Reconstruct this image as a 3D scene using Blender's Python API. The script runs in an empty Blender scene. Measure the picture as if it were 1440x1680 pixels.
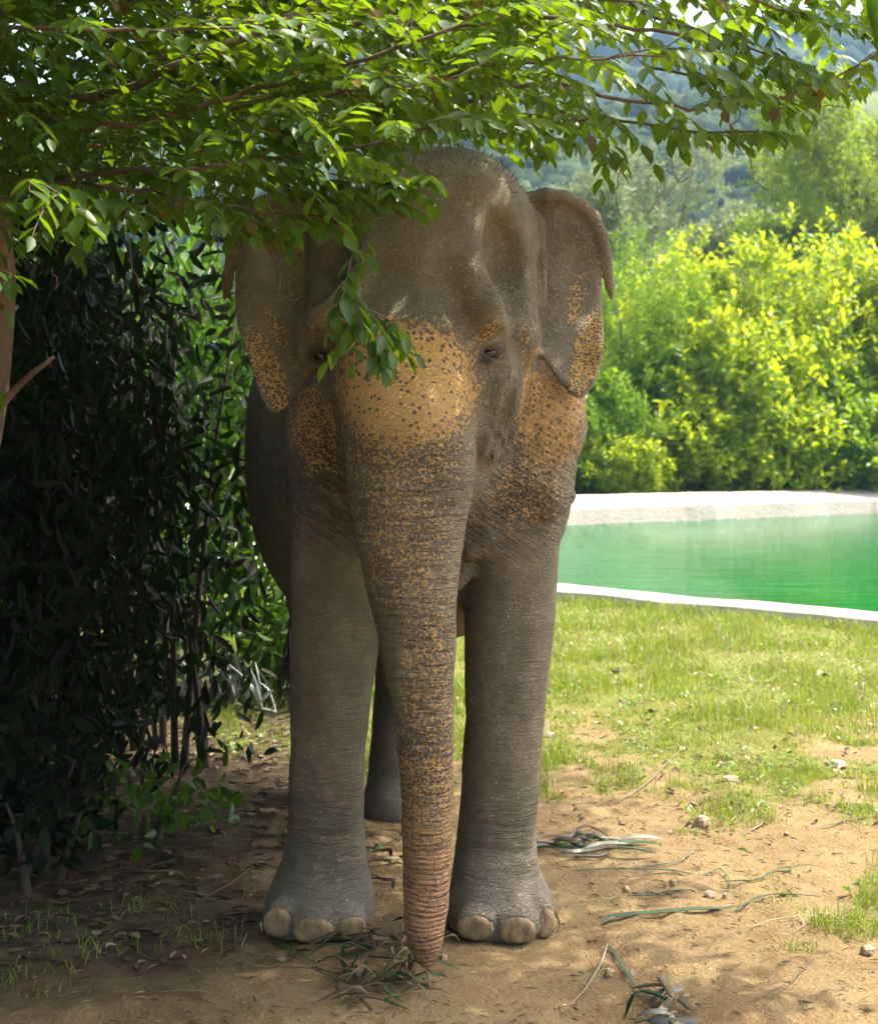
import bpy, math, random
import numpy as np
from mathutils import Vector, Matrix

random.seed(7)
RNG = np.random.default_rng(11)
SC = bpy.context.scene
COL = SC.collection

# ------------------------------------------------------------------ camera
F_PX, CX, HY, CAM_H = 2450.0, 720.0, 745.0, 1.55      # focal length in photo pixels, centre column, horizon row, eye height (m)
cam_d = bpy.data.cameras.new('camera')
cam = bpy.data.objects.new('camera', cam_d)
COL.objects.link(cam)
cam.location = (0, 0, CAM_H)
cam.rotation_euler = (math.radians(90), 0, 0)
cam_d.sensor_fit = 'VERTICAL'
cam_d.sensor_height = 36.0
cam_d.sensor_width = 36.0
cam_d.lens = F_PX / 1680.0 * 36.0
cam_d.shift_y = -(840.0 - HY) / 1680.0
cam_d.clip_start = 0.05
cam_d.clip_end = 3000
cam_d.dof.use_dof = True
cam_d.dof.focus_distance = 4.5
cam_d.dof.aperture_fstop = 5.6
SC.camera = cam

# ------------------------------------------------------------------ sky, sun, exposure
SUN_EL, SUN_AZ = math.radians(61), math.radians(70)   # azimuth measured from +Y (behind the elephant) towards +X
world = bpy.data.worlds.new('World')
SC.world = world
world.use_nodes = True
wn = world.node_tree.nodes
wl = world.node_tree.links
wn.clear()
sky = wn.new('ShaderNodeTexSky')
sky.sky_type = 'NISHITA'
sky.sun_disc = False
sky.sun_elevation = SUN_EL
sky.sun_rotation = SUN_AZ
sky.air_density = 0.7
sky.dust_density = 6.0
sky.ozone_density = 0.15
bg = wn.new('ShaderNodeBackground')
bg.inputs['Strength'].default_value = 0.15
wo = wn.new('ShaderNodeOutputWorld')
wl.new(sky.outputs['Color'], bg.inputs['Color'])
wl.new(bg.outputs['Background'], wo.inputs['Surface'])

sun_d = bpy.data.lights.new('sun', 'SUN')
sun_d.energy = 2.25
sun_d.angle = math.radians(0.53)
sun_d.color = (1.0, 0.93, 0.80)
sun = bpy.data.objects.new('sun', sun_d)
COL.objects.link(sun)
SUN_DIR = Vector((math.sin(SUN_AZ) * math.cos(SUN_EL), math.cos(SUN_AZ) * math.cos(SUN_EL), math.sin(SUN_EL)))
sun.rotation_euler = SUN_DIR.to_track_quat('Z', 'Y').to_euler()
sun.location = (0, 0, 30)

SC.view_settings.view_transform = 'Standard'
SC.view_settings.look = 'None'
SC.view_settings.gamma = 1.0
SC.view_settings.use_curve_mapping = False
SC.view_settings.exposure = 2.15

SC.render.engine = 'CYCLES'
cy = SC.cycles
cy.use_denoising = True
try:
    cy.denoiser = 'OPENIMAGEDENOISE'
except Exception:
    pass
cy.use_adaptive_sampling = True
cy.adaptive_threshold = 0.02
cy.max_bounces = 7
cy.diffuse_bounces = 4
cy.glossy_bounces = 2
cy.transmission_bounces = 4
cy.volume_bounces = 0
cy.transparent_max_bounces = 4
cy.caustics_reflective = False
cy.caustics_refractive = False
cy.sample_clamp_indirect = 6.0


# ------------------------------------------------------------------ helpers
def P(px, py, Y):
    """world point at depth Y seen at photo pixel (px, py)"""
    return np.array(((px - CX) * Y / F_PX, Y, CAM_H + (HY - py) * Y / F_PX))


def G(px, py, z=0.0):
    """point on the ground (height z) seen at photo pixel"""
    Y = F_PX * (CAM_H - z) / (py - HY)
    return np.array(((px - CX) * Y / F_PX, Y, z))


def proj(v):
    v = np.asarray(v)
    return CX + v[..., 0] * F_PX / v[..., 1], HY - (v[..., 2] - CAM_H) * F_PX / v[..., 1]


def nrm(v):
    v = np.asarray(v, dtype=float)
    return v / np.maximum(np.linalg.norm(v, axis=-1, keepdims=True), 1e-9)


def pchip(xs, ys, x):
    xs = np.asarray(xs, float)
    ys = np.asarray(ys, float)
    hh = np.diff(xs)
    dl = np.diff(ys) / hh
    m = np.zeros_like(ys)
    for i in range(1, len(xs) - 1):
        if dl[i - 1] * dl[i] > 0:
            w1, w2 = 2 * hh[i] + hh[i - 1], hh[i] + 2 * hh[i - 1]
            m[i] = (w1 + w2) / (w1 / dl[i - 1] + w2 / dl[i])
    m[0], m[-1] = dl[0], dl[-1]
    x = np.clip(x, xs[0], xs[-1])
    k = np.clip(np.searchsorted(xs, x) - 1, 0, len(xs) - 2)
    t = (x - xs[k]) / hh[k]
    return ((1 + 2 * t) * (1 - t) ** 2 * ys[k] + t * (1 - t) ** 2 * hh[k] * m[k]
            + t * t * (3 - 2 * t) * ys[k + 1] + t * t * (t - 1) * hh[k] * m[k + 1])


def sstep(a, b, x):
    t = np.clip((x - a) / (b - a), 0, 1)
    return t * t * (3 - 2 * t)


def _h(ix, iy, s):
    n = (ix * 374761393 + iy * 668265263 + s * 144269504) & 0x7fffffff
    n = ((n ^ (n >> 13)) * 1274126177) & 0x7fffffff
    return ((n ^ (n >> 16)) & 0xffff) / 65535.0


def vnoise(x, y, s=0):
    x = np.asarray(x, float)
    y = np.asarray(y, float)
    ix = np.floor(x).astype(np.int64)
    iy = np.floor(y).astype(np.int64)
    fx, fy = x - ix, y - iy
    fx = fx * fx * (3 - 2 * fx)
    fy = fy * fy * (3 - 2 * fy)
    a, b = _h(ix, iy, s), _h(ix + 1, iy, s)
    c, d = _h(ix, iy + 1, s), _h(ix + 1, iy + 1, s)
    return (a + (b - a) * fx) * (1 - fy) + (c + (d - c) * fx) * fy - 0.5


def fbm(x, y, s=0, o=4):
    r, a = 0, 1.0
    for i in range(o):
        r = r + a * vnoise(x * 2 ** i + 17 * i, y * 2 ** i - 9 * i, s + i)
        a *= 0.5
    return r


def mesh_np(name, V, faces_flat, counts, smooth=True, attrs=None):
    """mesh from numpy: V (n,3), flat loop indices and loop counts per face"""
    me = bpy.data.meshes.new(name)
    V = np.ascontiguousarray(V, dtype=np.float32)
    faces_flat = np.ascontiguousarray(faces_flat, dtype=np.int32)
    counts = np.ascontiguousarray(counts, dtype=np.int32)
    me.vertices.add(len(V))
    me.vertices.foreach_set('co', V.ravel())
    me.loops.add(len(faces_flat))
    me.loops.foreach_set('vertex_index', faces_flat)
    me.polygons.add(len(counts))
    starts = np.concatenate(([0], np.cumsum(counts)[:-1])).astype(np.int32)
    me.polygons.foreach_set('loop_start', starts)
    try:
        me.polygons.foreach_set('loop_total', counts)
    except Exception:
        pass
    me.update(calc_edges=True)
    me.polygons.foreach_set('use_smooth', np.full(len(counts), bool(smooth)))
    if attrs:
        for k, a in attrs.items():
            at = me.attributes.new(k, 'FLOAT', 'POINT')
            at.data.foreach_set('value', np.ascontiguousarray(a, dtype=np.float32))
    me.validate()
    return me


def link(name, me, mat=None, parent=None, **props):
    o = bpy.data.objects.new(name, me)
    COL.objects.link(o)
    if mat is not None and me is not None and not me.materials:
        me.materials.append(mat)
    if parent is not None:
        o.parent = parent
        o.matrix_parent_inverse = Matrix.Translation(-Vector(parent.location)) if parent.type == 'EMPTY' else Matrix()
    for k, v in props.items():
        o[k] = v
    return o


def thing(name, loc, label, cat, group=None):
    o = bpy.data.objects.new(name, None)
    o.empty_display_size = 0.1
    COL.objects.link(o)
    o.location = Vector([float(c) for c in loc])
    o['label'] = label
    o['category'] = cat
    if group:
        o['group'] = group
    return o


class MB:
    """collects polygons of several shapes for ONE mesh object"""

    def __init__(self):
        self.V, self.F, self.C, self.n = [], [], [], 0

    def add(self, V, faces):
        V = np.asarray(V, float)
        self.V.append(V)
        for f in faces:
            self.F.extend([i + self.n for i in f])
            self.C.append(len(f))
        self.n += len(V)

    def tube(self, pts, rad, sides=6, cap=True):
        pts = np.asarray(pts, float)
        n = len(pts)
        rad = np.broadcast_to(np.asarray(rad, float), (n,))
        tg = nrm(np.gradient(pts, axis=0))
        up = np.array((0.12, 0.3, 1.0))
        if abs(nrm(tg.mean(0)) @ nrm(up)) > 0.85:
            up = np.array((1.0, 0.2, 0.1))
        a = nrm(np.cross(tg, up))
        b = nrm(np.cross(tg, a))
        th = np.arange(sides) * 2 * math.pi / sides
        V = (pts[:, None] + rad[:, None, None] * (a[:, None] * np.cos(th)[None, :, None] + b[:, None] * np.sin(th)[None, :, None])).reshape(-1, 3)
        fs = []
        for i in range(n - 1):
            for j in range(sides):
                k = (j + 1) % sides
                fs.append((i * sides + j, i * sides + k, (i + 1) * sides + k, (i + 1) * sides + j))
        if cap:
            fs.append(tuple(range(sides - 1, -1, -1)))
            fs.append(tuple((n - 1) * sides + j for j in range(sides)))
        self.add(V, fs)

    def ribbon(self, pts, width, side, fold=0.25, thick=0.0012):
        """folded strip leaf (two faces wide, with thickness)"""
        pts = np.asarray(pts, float)
        n = len(pts)
        width = np.broadcast_to(np.asarray(width, float), (n,))
        side = nrm(np.broadcast_to(np.asarray(side, float), (n, 3)))
        tg = nrm(np.gradient(pts, axis=0))
        up = nrm(np.cross(side, tg))
        up = up * np.where(up[:, 2:3] < 0, -1, 1)
        L = pts + side * width[:, None] / 2 + up * width[:, None] * fold
        R = pts - side * width[:, None] / 2 + up * width[:, None] * fold
        rows = [L, pts, R, pts - up * thick]
        V = np.stack(rows, 1).reshape(-1, 3)
        fs = []
        for i in range(n - 1):
            a, b = i * 4, (i + 1) * 4
            fs += [(a, a + 1, b + 1, b), (a + 1, a + 2, b + 2, b + 1), (a + 2, a + 3, b + 3, b + 2), (a + 3, a, b, b + 3)]
        self.add(V, fs)

    def build(self, name, mat, parent=None, smooth=True, **props):
        me = mesh_np(name, np.concatenate(self.V), self.F, self.C, smooth)
        return link(name, me, mat, parent, **props)


def curve_pts(ctrl, n):
    """smooth polyline through control points"""
    ctrl = np.asarray(ctrl, float)
    if len(ctrl) == 2:
        t = np.linspace(0, 1, n)[:, None]
        return ctrl[0] * (1 - t) + ctrl[1] * t
    d = np.concatenate(([0], np.cumsum(np.linalg.norm(np.diff(ctrl, axis=0), axis=1) + 1e-6)))
    t = np.linspace(0, d[-1], n)
    return np.stack([pchip(d, ctrl[:, k], t) for k in range(ctrl.shape[1])], 1)


# ------------------------------------------------------------------ material helpers
class NT:
    def __init__(self, name):
        self.m = bpy.data.materials.new(name)
        self.m.use_nodes = True
        self.n = self.m.node_tree.nodes
        self.l = self.m.node_tree.links
        self.n.clear()
        self.out = self.n.new('ShaderNodeOutputMaterial')

    def node(self, t, **kw):
        x = self.n.new(t)
        for k, v in kw.items():
            setattr(x, k, v)
        return x

    def put(self, sock, v):
        if isinstance(v, bpy.types.NodeSocket):
            self.l.new(v, sock)
        elif v is not None:
            if hasattr(sock.default_value, '__len__') and not hasattr(v, '__len__'):
                v = (v, v, v)
            if hasattr(sock.default_value, '__len__') and len(sock.default_value) == 4 and len(v) == 3:
                v = (*v, 1)
            sock.default_value = v

    def math(self, op, a, b=None, c=None, clamp=False):
        x = self.node('ShaderNodeMath', operation=op, use_clamp=clamp)
        self.put(x.inputs[0], a)
        self.put(x.inputs[1], b)
        self.put(x.inputs[2], c)
        return x.outputs[0]

    def vmath(self, op, a, b=None):
        x = self.node('ShaderNodeVectorMath', operation=op)
        self.put(x.inputs[0], a)
        self.put(x.inputs[1], b)
        return x.outputs[0]

    def mix(self, f, a, b, blend='MIX'):
        x = self.node('ShaderNodeMix', data_type='RGBA', blend_type=blend)
        self.put(x.inputs[0], f)
        self.put(x.inputs[6], a)
        self.put(x.inputs[7], b)
        return x.outputs[2]

    def rng(self, v, a, b, c=0.0, d=1.0, smooth=False):
        x = self.node('ShaderNodeMapRange', interpolation_type='SMOOTHSTEP' if smooth else 'LINEAR')
        self.put(x.inputs[0], v)
        for i, k in enumerate((a, b, c, d)):
            self.put(x.inputs[1 + i], k)
        return x.outputs[0]

    def noise(self, vec, scale, detail=4, rough=0.55, dist=0.0):
        x = self.node('ShaderNodeTexNoise')
        self.put(x.inputs['Vector'], vec)
        x.inputs['Scale'].default_value = scale
        x.inputs['Detail'].default_value = detail
        x.inputs['Roughness'].default_value = rough
        x.inputs['Distortion'].default_value = dist
        return x.outputs[0]

    def voro(self, vec, scale, feature='F1', rnd=1.0):
        x = self.node('ShaderNodeTexVoronoi', feature=feature)
        self.put(x.inputs['Vector'], vec)
        x.inputs['Scale'].default_value = scale
        x.inputs['Randomness'].default_value = rnd
        return x.outputs['Distance']

    def attr(self, name):
        x = self.node('ShaderNodeAttribute', attribute_name=name)
        return x.outputs['Fac']

    def obj(self):
        return self.node('ShaderNodeTexCoord').outputs['Object']

    def pos(self):
        return self.node('ShaderNodeNewGeometry').outputs['Position']

    def bump(self, h, dist=0.01, strength=1.0):
        x = self.node('ShaderNodeBump')
        x.inputs['Distance'].default_value = dist
        x.inputs['Strength'].default_value = strength
        self.put(x.inputs['Height'], h)
        return x.outputs[0]

    def bsdf(self, col, rough=0.7, spec=0.4, normal=None, **kw):
        x = self.node('ShaderNodeBsdfPrincipled')
        self.put(x.inputs['Base Color'], col)
        self.put(x.inputs['Roughness'], rough)
        self.put(x.inputs['Specular IOR Level'], spec)
        if normal is not None:
            self.l.new(normal, x.inputs['Normal'])
        for k, v in kw.items():
            self.put(x.inputs[k], v)
        return x.outputs[0]

    def done(self, sh):
        self.l.new(sh, self.out.inputs['Surface'])
        return self.m


def leaf_mat(name, c1, c2, t1, rough=0.4, trans=0.4, dry=None, dry_share=0.0, spec=0.5):
    """leaf: glossy upper face, light shining through; colour varies from leaf to leaf"""
    k = NT(name)
    geo = k.node('ShaderNodeNewGeometry')
    oi = k.node('ShaderNodeObjectInfo')
    r = k.math('FRACT', k.math('ADD', geo.outputs['Random Per Island'], oi.outputs['Random']))
    col = k.mix(r, c1, c2)
    tr = k.mix(r, t1, tuple(a * 0.62 for a in t1))
    if dry:
        sel = k.math('GREATER_THAN', k.math('FRACT', k.math('MULTIPLY', r, 17.3)), 1 - dry_share)
        col = k.mix(sel, col, dry)
        tr = k.mix(sel, tr, tuple(a * 0.6 for a in dry))
    n = k.noise(k.pos(), 60, 2)
    col = k.mix(k.rng(n, 0.3, 0.7, 0, 0.35), col, tuple(a * 0.7 for a in c1))
    a = k.bsdf(col, rough, spec)
    b = k.node('ShaderNodeBsdfTranslucent')
    k.put(b.inputs['Color'], tr)
    m = k.node('ShaderNodeMixShader')
    m.inputs[0].default_value = trans
    k.l.new(a, m.inputs[1])
    k.l.new(b.outputs[0], m.inputs[2])
    return k.done(m.outputs[0])


def plain_mat(name, c1, c2, scale=8, rough=0.8, bump=0.0, bscale=40, spec=0.3, stretch=(1, 1, 1)):
    k = NT(name)
    v = k.vmath('MULTIPLY', k.obj(), stretch)
    n = k.noise(v, scale, 5, 0.6)
    nn = k.noise(v, bscale, 5, 0.65)
    col = k.mix(k.rng(n, 0.3, 0.7), c1, c2)
    col = k.mix(k.rng(nn, 0.35, 0.75, 0, 0.4), col, tuple(a * 0.6 for a in c1))
    nm = k.bump(nn, bump) if bump else None
    return k.done(k.bsdf(col, rough, spec, nm))


# ------------------------------------------------------------------ leaves
# template: columns along (0..1), across (-.5...5), lift
LEAF_T = np.array([(0, 0, 0), (.34, 0, -.03), (.68, 0, -.05), (1, 0, -.10),
                   (.14, -.34, .03), (.45, -.5, .07), (.78, -.31, .03),
                   (.14, .34, .03), (.45, .5, .07), (.78, .31, .03)], float)
LEAF_F = [(0, 4, 1), (4, 5, 1), (1, 5, 2), (5, 6, 2), (2, 6, 3),
          (0, 1, 7), (7, 1, 8), (1, 2, 8), (8, 2, 9), (2, 3, 9)]
SMALL_T = np.array([(0, 0, 0), (.5, -.5, .06), (1, 0, -.05), (.5, .5, .06)], float)
SMALL_F = [(0, 1, 2), (0, 2, 3)]


def leaf_frame(d, n):
    d = nrm(d)
    s = nrm(np.cross(n, d))
    return d, s, np.cross(d, s)


def leaves_mesh(name, pos, d, n, ln, wd, big=True):
    T, Fc = (LEAF_T, LEAF_F) if big else (SMALL_T, SMALL_F)
    d, s, u = leaf_frame(d, n)
    N = len(pos)
    V = (pos[:, None] + d[:, None] * (T[None, :, 0:1] * ln[:, None, None])
         + s[:, None] * (T[None, :, 1:2] * wd[:, None, None])
         + u[:, None] * (T[None, :, 2:3] * ln[:, None, None])).reshape(-1, 3)
    Fc = np.array(Fc)
    F = (np.arange(N)[:, None, None] * len(T) + Fc[None]).reshape(-1)
    return mesh_np(name, V, F, np.full(N * len(Fc), 3), smooth=big)


_leaf_me = {}


def leaf_objects(parent, mat, pos, d, n, ln, wd):
    """single leaves as parts, sharing one mesh per material"""
    if mat.name not in _leaf_me:
        me = mesh_np('leaf', LEAF_T, np.array(LEAF_F).ravel(), np.full(len(LEAF_F), 3))
        me.materials.append(mat)
        _leaf_me[mat.name] = me
    me = _leaf_me[mat.name]
    d, s, u = leaf_frame(d, n)
    base = np.array(parent.location)
    for i in range(len(pos)):
        o = bpy.data.objects.new('leaf', me)
        COL.objects.link(o)
        o.parent = parent
        M = Matrix.Identity(4)
        for r in range(3):
            M[r][0] = d[i, r] * ln[i]
            M[r][1] = s[i, r] * wd[i]
            M[r][2] = u[i, r] * ln[i]
            M[r][3] = pos[i, r] - base[r]
        o.matrix_basis = M


class Foliage:
    """leaf list: position, direction, normal, length, width"""

    def __init__(self):
        self.p, self.d, self.n, self.l, self.w = [], [], [], [], []
        self.twigs = []

    def leaf(self, p, d, n, l, w):
        self.p.append(p)
        self.d.append(d)
        self.n.append(n)
        self.l.append(l)
        self.w.append(w)

    def many(self, p, d, n, l, w):
        self.p.extend(p)
        self.d.extend(d)
        self.n.extend(n)
        self.l.extend(l)
        self.w.extend(w)

    def spray(self, p, d, L, nl, ll, lw, droop=0.3, hang=0.3, up=(0, 0, 1), jit=0.17):
        """pinnate spray: a thin stalk with leaves left and right of it"""
        p = np.asarray(p, float)
        d = nrm(d)
        up = nrm(np.asarray(up, float) + RNG.normal(0, 0.2, 3))
        t = (np.arange(nl) + 0.6) / nl
        c = p + d * L * t[:, None] + np.array((0, 0, -1.0)) * (droop * L * t[:, None] ** 2)
        tg = nrm(d + np.array((0, 0, -2.0)) * (droop * t[:, None]))
        side = nrm(np.cross(tg, up)) * np.where(np.arange(nl) % 2, 1, -1)[:, None]
        ld = side * 0.8 + tg * 0.65 + np.array((0, 0, -1.0)) * hang + RNG.normal(0, jit * 0.6, (nl, 3))
        ld[-1] = tg[-1] + np.array((0, 0, -0.2))
        nn = up + RNG.normal(0, jit, (nl, 3)) + side * 0.2
        sz = (0.75 + 0.35 * np.sin(np.pi * np.clip(t, 0.1, 0.9))) * RNG.uniform(0.75, 1.15, nl)
        self.many(c, nrm(ld), nrm(nn), ll * sz, lw * sz * RNG.uniform(0.85, 1.15, nl))
        self.twigs.append((np.vstack([p[None], c[1::3], c[-1:]]), 0.0022))

    def arrays(self):
        return tuple(np.array(a, float) for a in (self.p, self.d, self.n, self.l, self.w))
# ================================================================== elephant
class Field:
    def __init__(self, lo, hi, h):
        self.lo, self.h = np.array(lo, float), h
        self.n = np.ceil((np.array(hi) - self.lo) / h).astype(int) + 1
        self.F = np.full(self.n, 9.0, np.float32)
        self.ax = [(self.lo[i] + h * np.arange(self.n[i])).astype(np.float32) for i in range(3)]

    def box(self, lo, hi, m):
        i0 = np.clip(np.floor((np.array(lo) - m - self.lo) / self.h).astype(int), 0, self.n)
        i1 = np.clip(np.ceil((np.array(hi) + m - self.lo) / self.h).astype(int) + 1, 0, self.n)
        sl = tuple(slice(a, b) for a, b in zip(i0, i1))
        X = self.ax[0][sl[0]][:, None, None]
        Y = self.ax[1][sl[1]][None, :, None]
        Z = self.ax[2][sl[2]][None, None, :]
        return sl, X, Y, Z

    def join(self, sl, d, k, sub=False):
        A = self.F[sl]
        if sub:
            h = np.maximum(k - np.abs(-d - A), 0) / k
            self.F[sl] = np.maximum(A, -d) + h * h * h * k / 6
        else:
            h = np.maximum(k - np.abs(d - A), 0) / k
            self.F[sl] = np.minimum(A, d) - h * h * h * k / 6

    def ell(self, c, r, k=0.05, sub=False, rot=None):
        c, r = np.array(c, float), np.array(r, float)
        R = max(r) if rot is not None else r
        sl, X, Y, Z = self.box(c - R, c + R, k + 0.03)
        X, Y, Z = X - c[0], Y - c[1], Z - c[2]
        if rot is not None:
            m = np.array(rot.to_matrix(), np.float32).T
            X, Y, Z = (m[i, 0] * X + m[i, 1] * Y + m[i, 2] * Z for i in range(3))
        k0 = np.sqrt((X / r[0]) ** 2 + (Y / r[1]) ** 2 + (Z / r[2]) ** 2)
        k1 = np.sqrt((X / r[0] ** 2) ** 2 + (Y / r[1] ** 2) ** 2 + (Z / r[2] ** 2) ** 2) + 1e-6
        self.join(sl, k0 * (k0 - 1) / k1, k, sub)

    def cap(self, a, b, ra, rb, k=0.05, sub=False):
        a, b = np.array(a, float), np.array(b, float)
        R = max(ra, rb)
        sl, X, Y, Z = self.box(np.minimum(a, b) - R, np.maximum(a, b) + R, k + 0.03)
        v = b - a
        t = np.clip(((X - a[0]) * v[0] + (Y - a[1]) * v[1] + (Z - a[2]) * v[2]) / (v @ v), 0, 1)
        d = np.sqrt((X - a[0] - t * v[0]) ** 2 + (Y - a[1] - t * v[1]) ** 2 + (Z - a[2] - t * v[2]) ** 2) - (ra + (rb - ra) * t)
        self.join(sl, d, k, sub)

    def chain(self, pts, rad, k=0.03, sub=False):
        for i in range(len(pts) - 1):
            self.cap(pts[i], pts[i + 1], rad[i], rad[i + 1], k, sub)

    def seam(self, pts, rad, k=.012, sub=True, jump=.08):
        """chain that stops wherever neighbouring points lie on different folds"""
        for i in range(len(pts) - 1):
            if np.linalg.norm(np.array(pts[i + 1]) - np.array(pts[i])) < jump:
                self.cap(pts[i], pts[i + 1], rad[i], rad[i + 1], k, sub)

    def tube(self, axis, T, C1, R1, C2, R2, k=0.08, p=2.0):
        """solid of elliptic sections along one axis; for axis z the section lies in (x, y), for axis y in (x, z)"""
        T = np.asarray(T, float)
        o = np.argsort(T)
        T, C1, R1, C2, R2 = (np.asarray(a, float)[o] for a in (T, C1, R1, C2, R2))
        lo1, hi1, lo2, hi2 = min(C1 - R1), max(C1 + R1), min(C2 - R2), max(C2 + R2)
        if axis == 'z':
            sl, A, B, S = self.box((lo1, lo2, T[0]), (hi1, hi2, T[-1]), k + 0.04)
        else:
            sl, A, S, B = self.box((lo1, T[0], lo2), (hi1, T[-1], hi2), k + 0.04)
        s = S.ravel()
        c1, r1, c2, r2 = (pchip(T, a, s).reshape(S.shape).astype(np.float32) for a in (C1, R1, C2, R2))
        u, v = np.abs(A - c1), np.abs(B - c2)
        k0 = ((u / r1) ** p + (v / r2) ** p) ** (1 / p)
        k1 = np.sqrt((u / r1 ** 2) ** 2 + (v / r2 ** 2) ** 2) + 1e-5
        d = k0 * (k0 - 1) / k1 if p == 2 else (k0 - 1) * np.minimum(r1, r2)
        e = np.maximum(S - T[-1], T[0] - S)
        d = np.maximum(d, e)
        self.join(sl, d.astype(np.float32), k)

    def sheet(self, poly, yfun, t, k=0.03):
        """flat flap: rounded polygon in (x, z) carried on the surface y = yfun(x, z), half thickness t"""
        poly = np.asarray(poly, float)
        x0, z0 = poly.min(0)
        x1, z1 = poly.max(0)
        yy = yfun(poly[:, 0], poly[:, 1])
        sl, X, Y, Z = self.box((x0, yy.min() - 0.05, z0), (x1, yy.max() + 0.05, z1), k + 0.05)
        x, z = np.meshgrid(X.ravel(), Z.ravel(), indexing='ij')
        d = np.full(x.shape, 9.0)
        s = np.ones(x.shape)
        q = np.roll(poly, 1, 0)
        for (ax, az), (bx, bz) in zip(poly, q):
            ex, ez, wx, wz = bx - ax, bz - az, x - ax, z - az
            tt = np.clip((wx * ex + wz * ez) / (ex * ex + ez * ez), 0, 1)
            d = np.minimum(d, (wx - ex * tt) ** 2 + (wz - ez * tt) ** 2)
            c1, c2, c3 = z >= az, z < bz, ex * wz > ez * wx
            s = np.where((c1 & c2 & c3) | (~c1 & ~c2 & ~c3), -s, s)
        d2 = (s * np.sqrt(d) + t).astype(np.float32)[:, None, :]
        w = np.abs(Y - yfun(x, z).astype(np.float32)[:, None, :])
        dd = np.sqrt(np.maximum(d2, 0) ** 2 + w * w) - t
        self.join(sl, dd.astype(np.float32), k)

    def sample(self, p):
        q = (p - self.lo) / self.h
        i = np.clip(np.floor(q).astype(int), 0, self.n - 2)
        f = np.clip(q - i, 0, 1)
        r = 0
        for a in (0, 1):
            for b in (0, 1):
                for c in (0, 1):
                    w = (f[:, 0] if a else 1 - f[:, 0]) * (f[:, 1] if b else 1 - f[:, 1]) * (f[:, 2] if c else 1 - f[:, 2])
                    r = r + w * self.F[i[:, 0] + a, i[:, 1] + b, i[:, 2] + c]
        return r

    def grad(self, p):
        e = self.h
        return nrm(np.stack([self.sample(p + e * np.eye(3)[i]) - self.sample(p - e * np.eye(3)[i]) for i in range(3)], 1))

    def hit(self, px, py, y0=4.0, y1=6.8):
        """first skin point met by the line of sight through photo pixel"""
        Y = np.arange(y0, y1, 0.004)
        pts = np.stack([(px - CX) * Y / F_PX, Y, CAM_H + (HY - py) * Y / F_PX], 1)
        f = self.sample(pts)
        k = np.argmax(f < 0)
        return pts[k], self.grad(pts[k:k + 1])[0]

    def nets(self):
        F = self.F
        S = F < 0
        a = S[:-1, :-1, :-1]
        any_, all_ = a.copy(), a.copy()
        for dx in (0, 1):
            for dy in (0, 1):
                for dz in (0, 1):
                    b = S[dx:F.shape[0] - 1 + dx, dy:F.shape[1] - 1 + dy, dz:F.shape[2] - 1 + dz]
                    any_ |= b
                    all_ &= b
        I = np.argwhere(any_ & ~all_)
        idx = np.full(any_.shape, -1, np.int32)
        idx[I[:, 0], I[:, 1], I[:, 2]] = np.arange(len(I))
        acc = np.zeros((len(I), 3))
        cnt = np.zeros(len(I))
        cor = [(x, y, z) for x in (0, 1) for y in (0, 1) for z in (0, 1)]
        val = {c: F[I[:, 0] + c[0], I[:, 1] + c[1], I[:, 2] + c[2]] for c in cor}
        for i, c in enumerate(cor):
            for e in cor[i + 1:]:
                if sum(abs(c[q] - e[q]) for q in range(3)) != 1:
                    continue
                f0, f1 = val[c], val[e]
                m = (f0 < 0) != (f1 < 0)
                t = np.where(m, f0 / np.where(m, f0 - f1, 1), 0)
                acc += (np.array(c) + t[:, None] * (np.array(e) - np.array(c))) * m[:, None]
                cnt += m
        V = self.lo + self.h * (I + acc / cnt[:, None])
        Q = []
        for ax in range(3):
            s0 = [slice(1, -1)] * 3
            s1 = list(s0)
            s0[ax], s1[ax] = slice(0, -1), slice(1, None)
            A, B = S[tuple(s0)], S[tuple(s1)]
            for (M, flip) in ((A & ~B, False), (~A & B, True)):
                E = np.argwhere(M)
                off = np.ones(3, int)
                off[ax] = 0
                E = E + off
                u, v = (ax + 1) % 3, (ax + 2) % 3
                c = []
                for (du, dv) in ((-1, -1), (0, -1), (0, 0), (-1, 0)):
                    o = E.copy()
                    o[:, u] += du
                    o[:, v] += dv
                    c.append(idx[o[:, 0], o[:, 1], o[:, 2]])
                q = np.stack(c if not flip else c[::-1], 1)
                Q.append(q[(q >= 0).all(1)])
        return V, np.concatenate(Q)


def xz(pts, Y):
    return [(P(a, b, Y)[0], P(a, b, Y)[2]) for a, b in pts]


EF = Field((-1.1, 3.98, -0.03), (0.75, 7.35, 2.62), 0.0082)

# ---- barrel of the body, rear swung a little to the left
Yb = [4.72, 4.86, 5.05, 5.35, 5.7, 6.1, 6.6, 7.0, 7.2]
EF.tube('y', Yb, [0.0, -.005, -.012, -.05, -.115, -.20, -.30, -.36, -.38],
        [.18, .36, .46, .54, .585, .585, .54, .42, .22],
        [1.60, 1.60, 1.60, 1.58, 1.56, 1.55, 1.57, 1.55, 1.5],
        [.22, .38, .56, .66, .73, .76, .72, .58, .35], 0.08, p=2.35)


def zcol(rows):
    """section table rows (photo row, left column, right column, centre depth, half depth) -> world arrays"""
    r = np.array(rows, float)
    Z = CAM_H + (HY - r[:, 0]) * r[:, 3] / F_PX
    xl, xr = (r[:, 1] - CX) * r[:, 3] / F_PX, (r[:, 2] - CX) * r[:, 3] / F_PX
    return Z, (xl + xr) / 2, (xr - xl) / 2, r[:, 3], r[:, 4]


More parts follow.
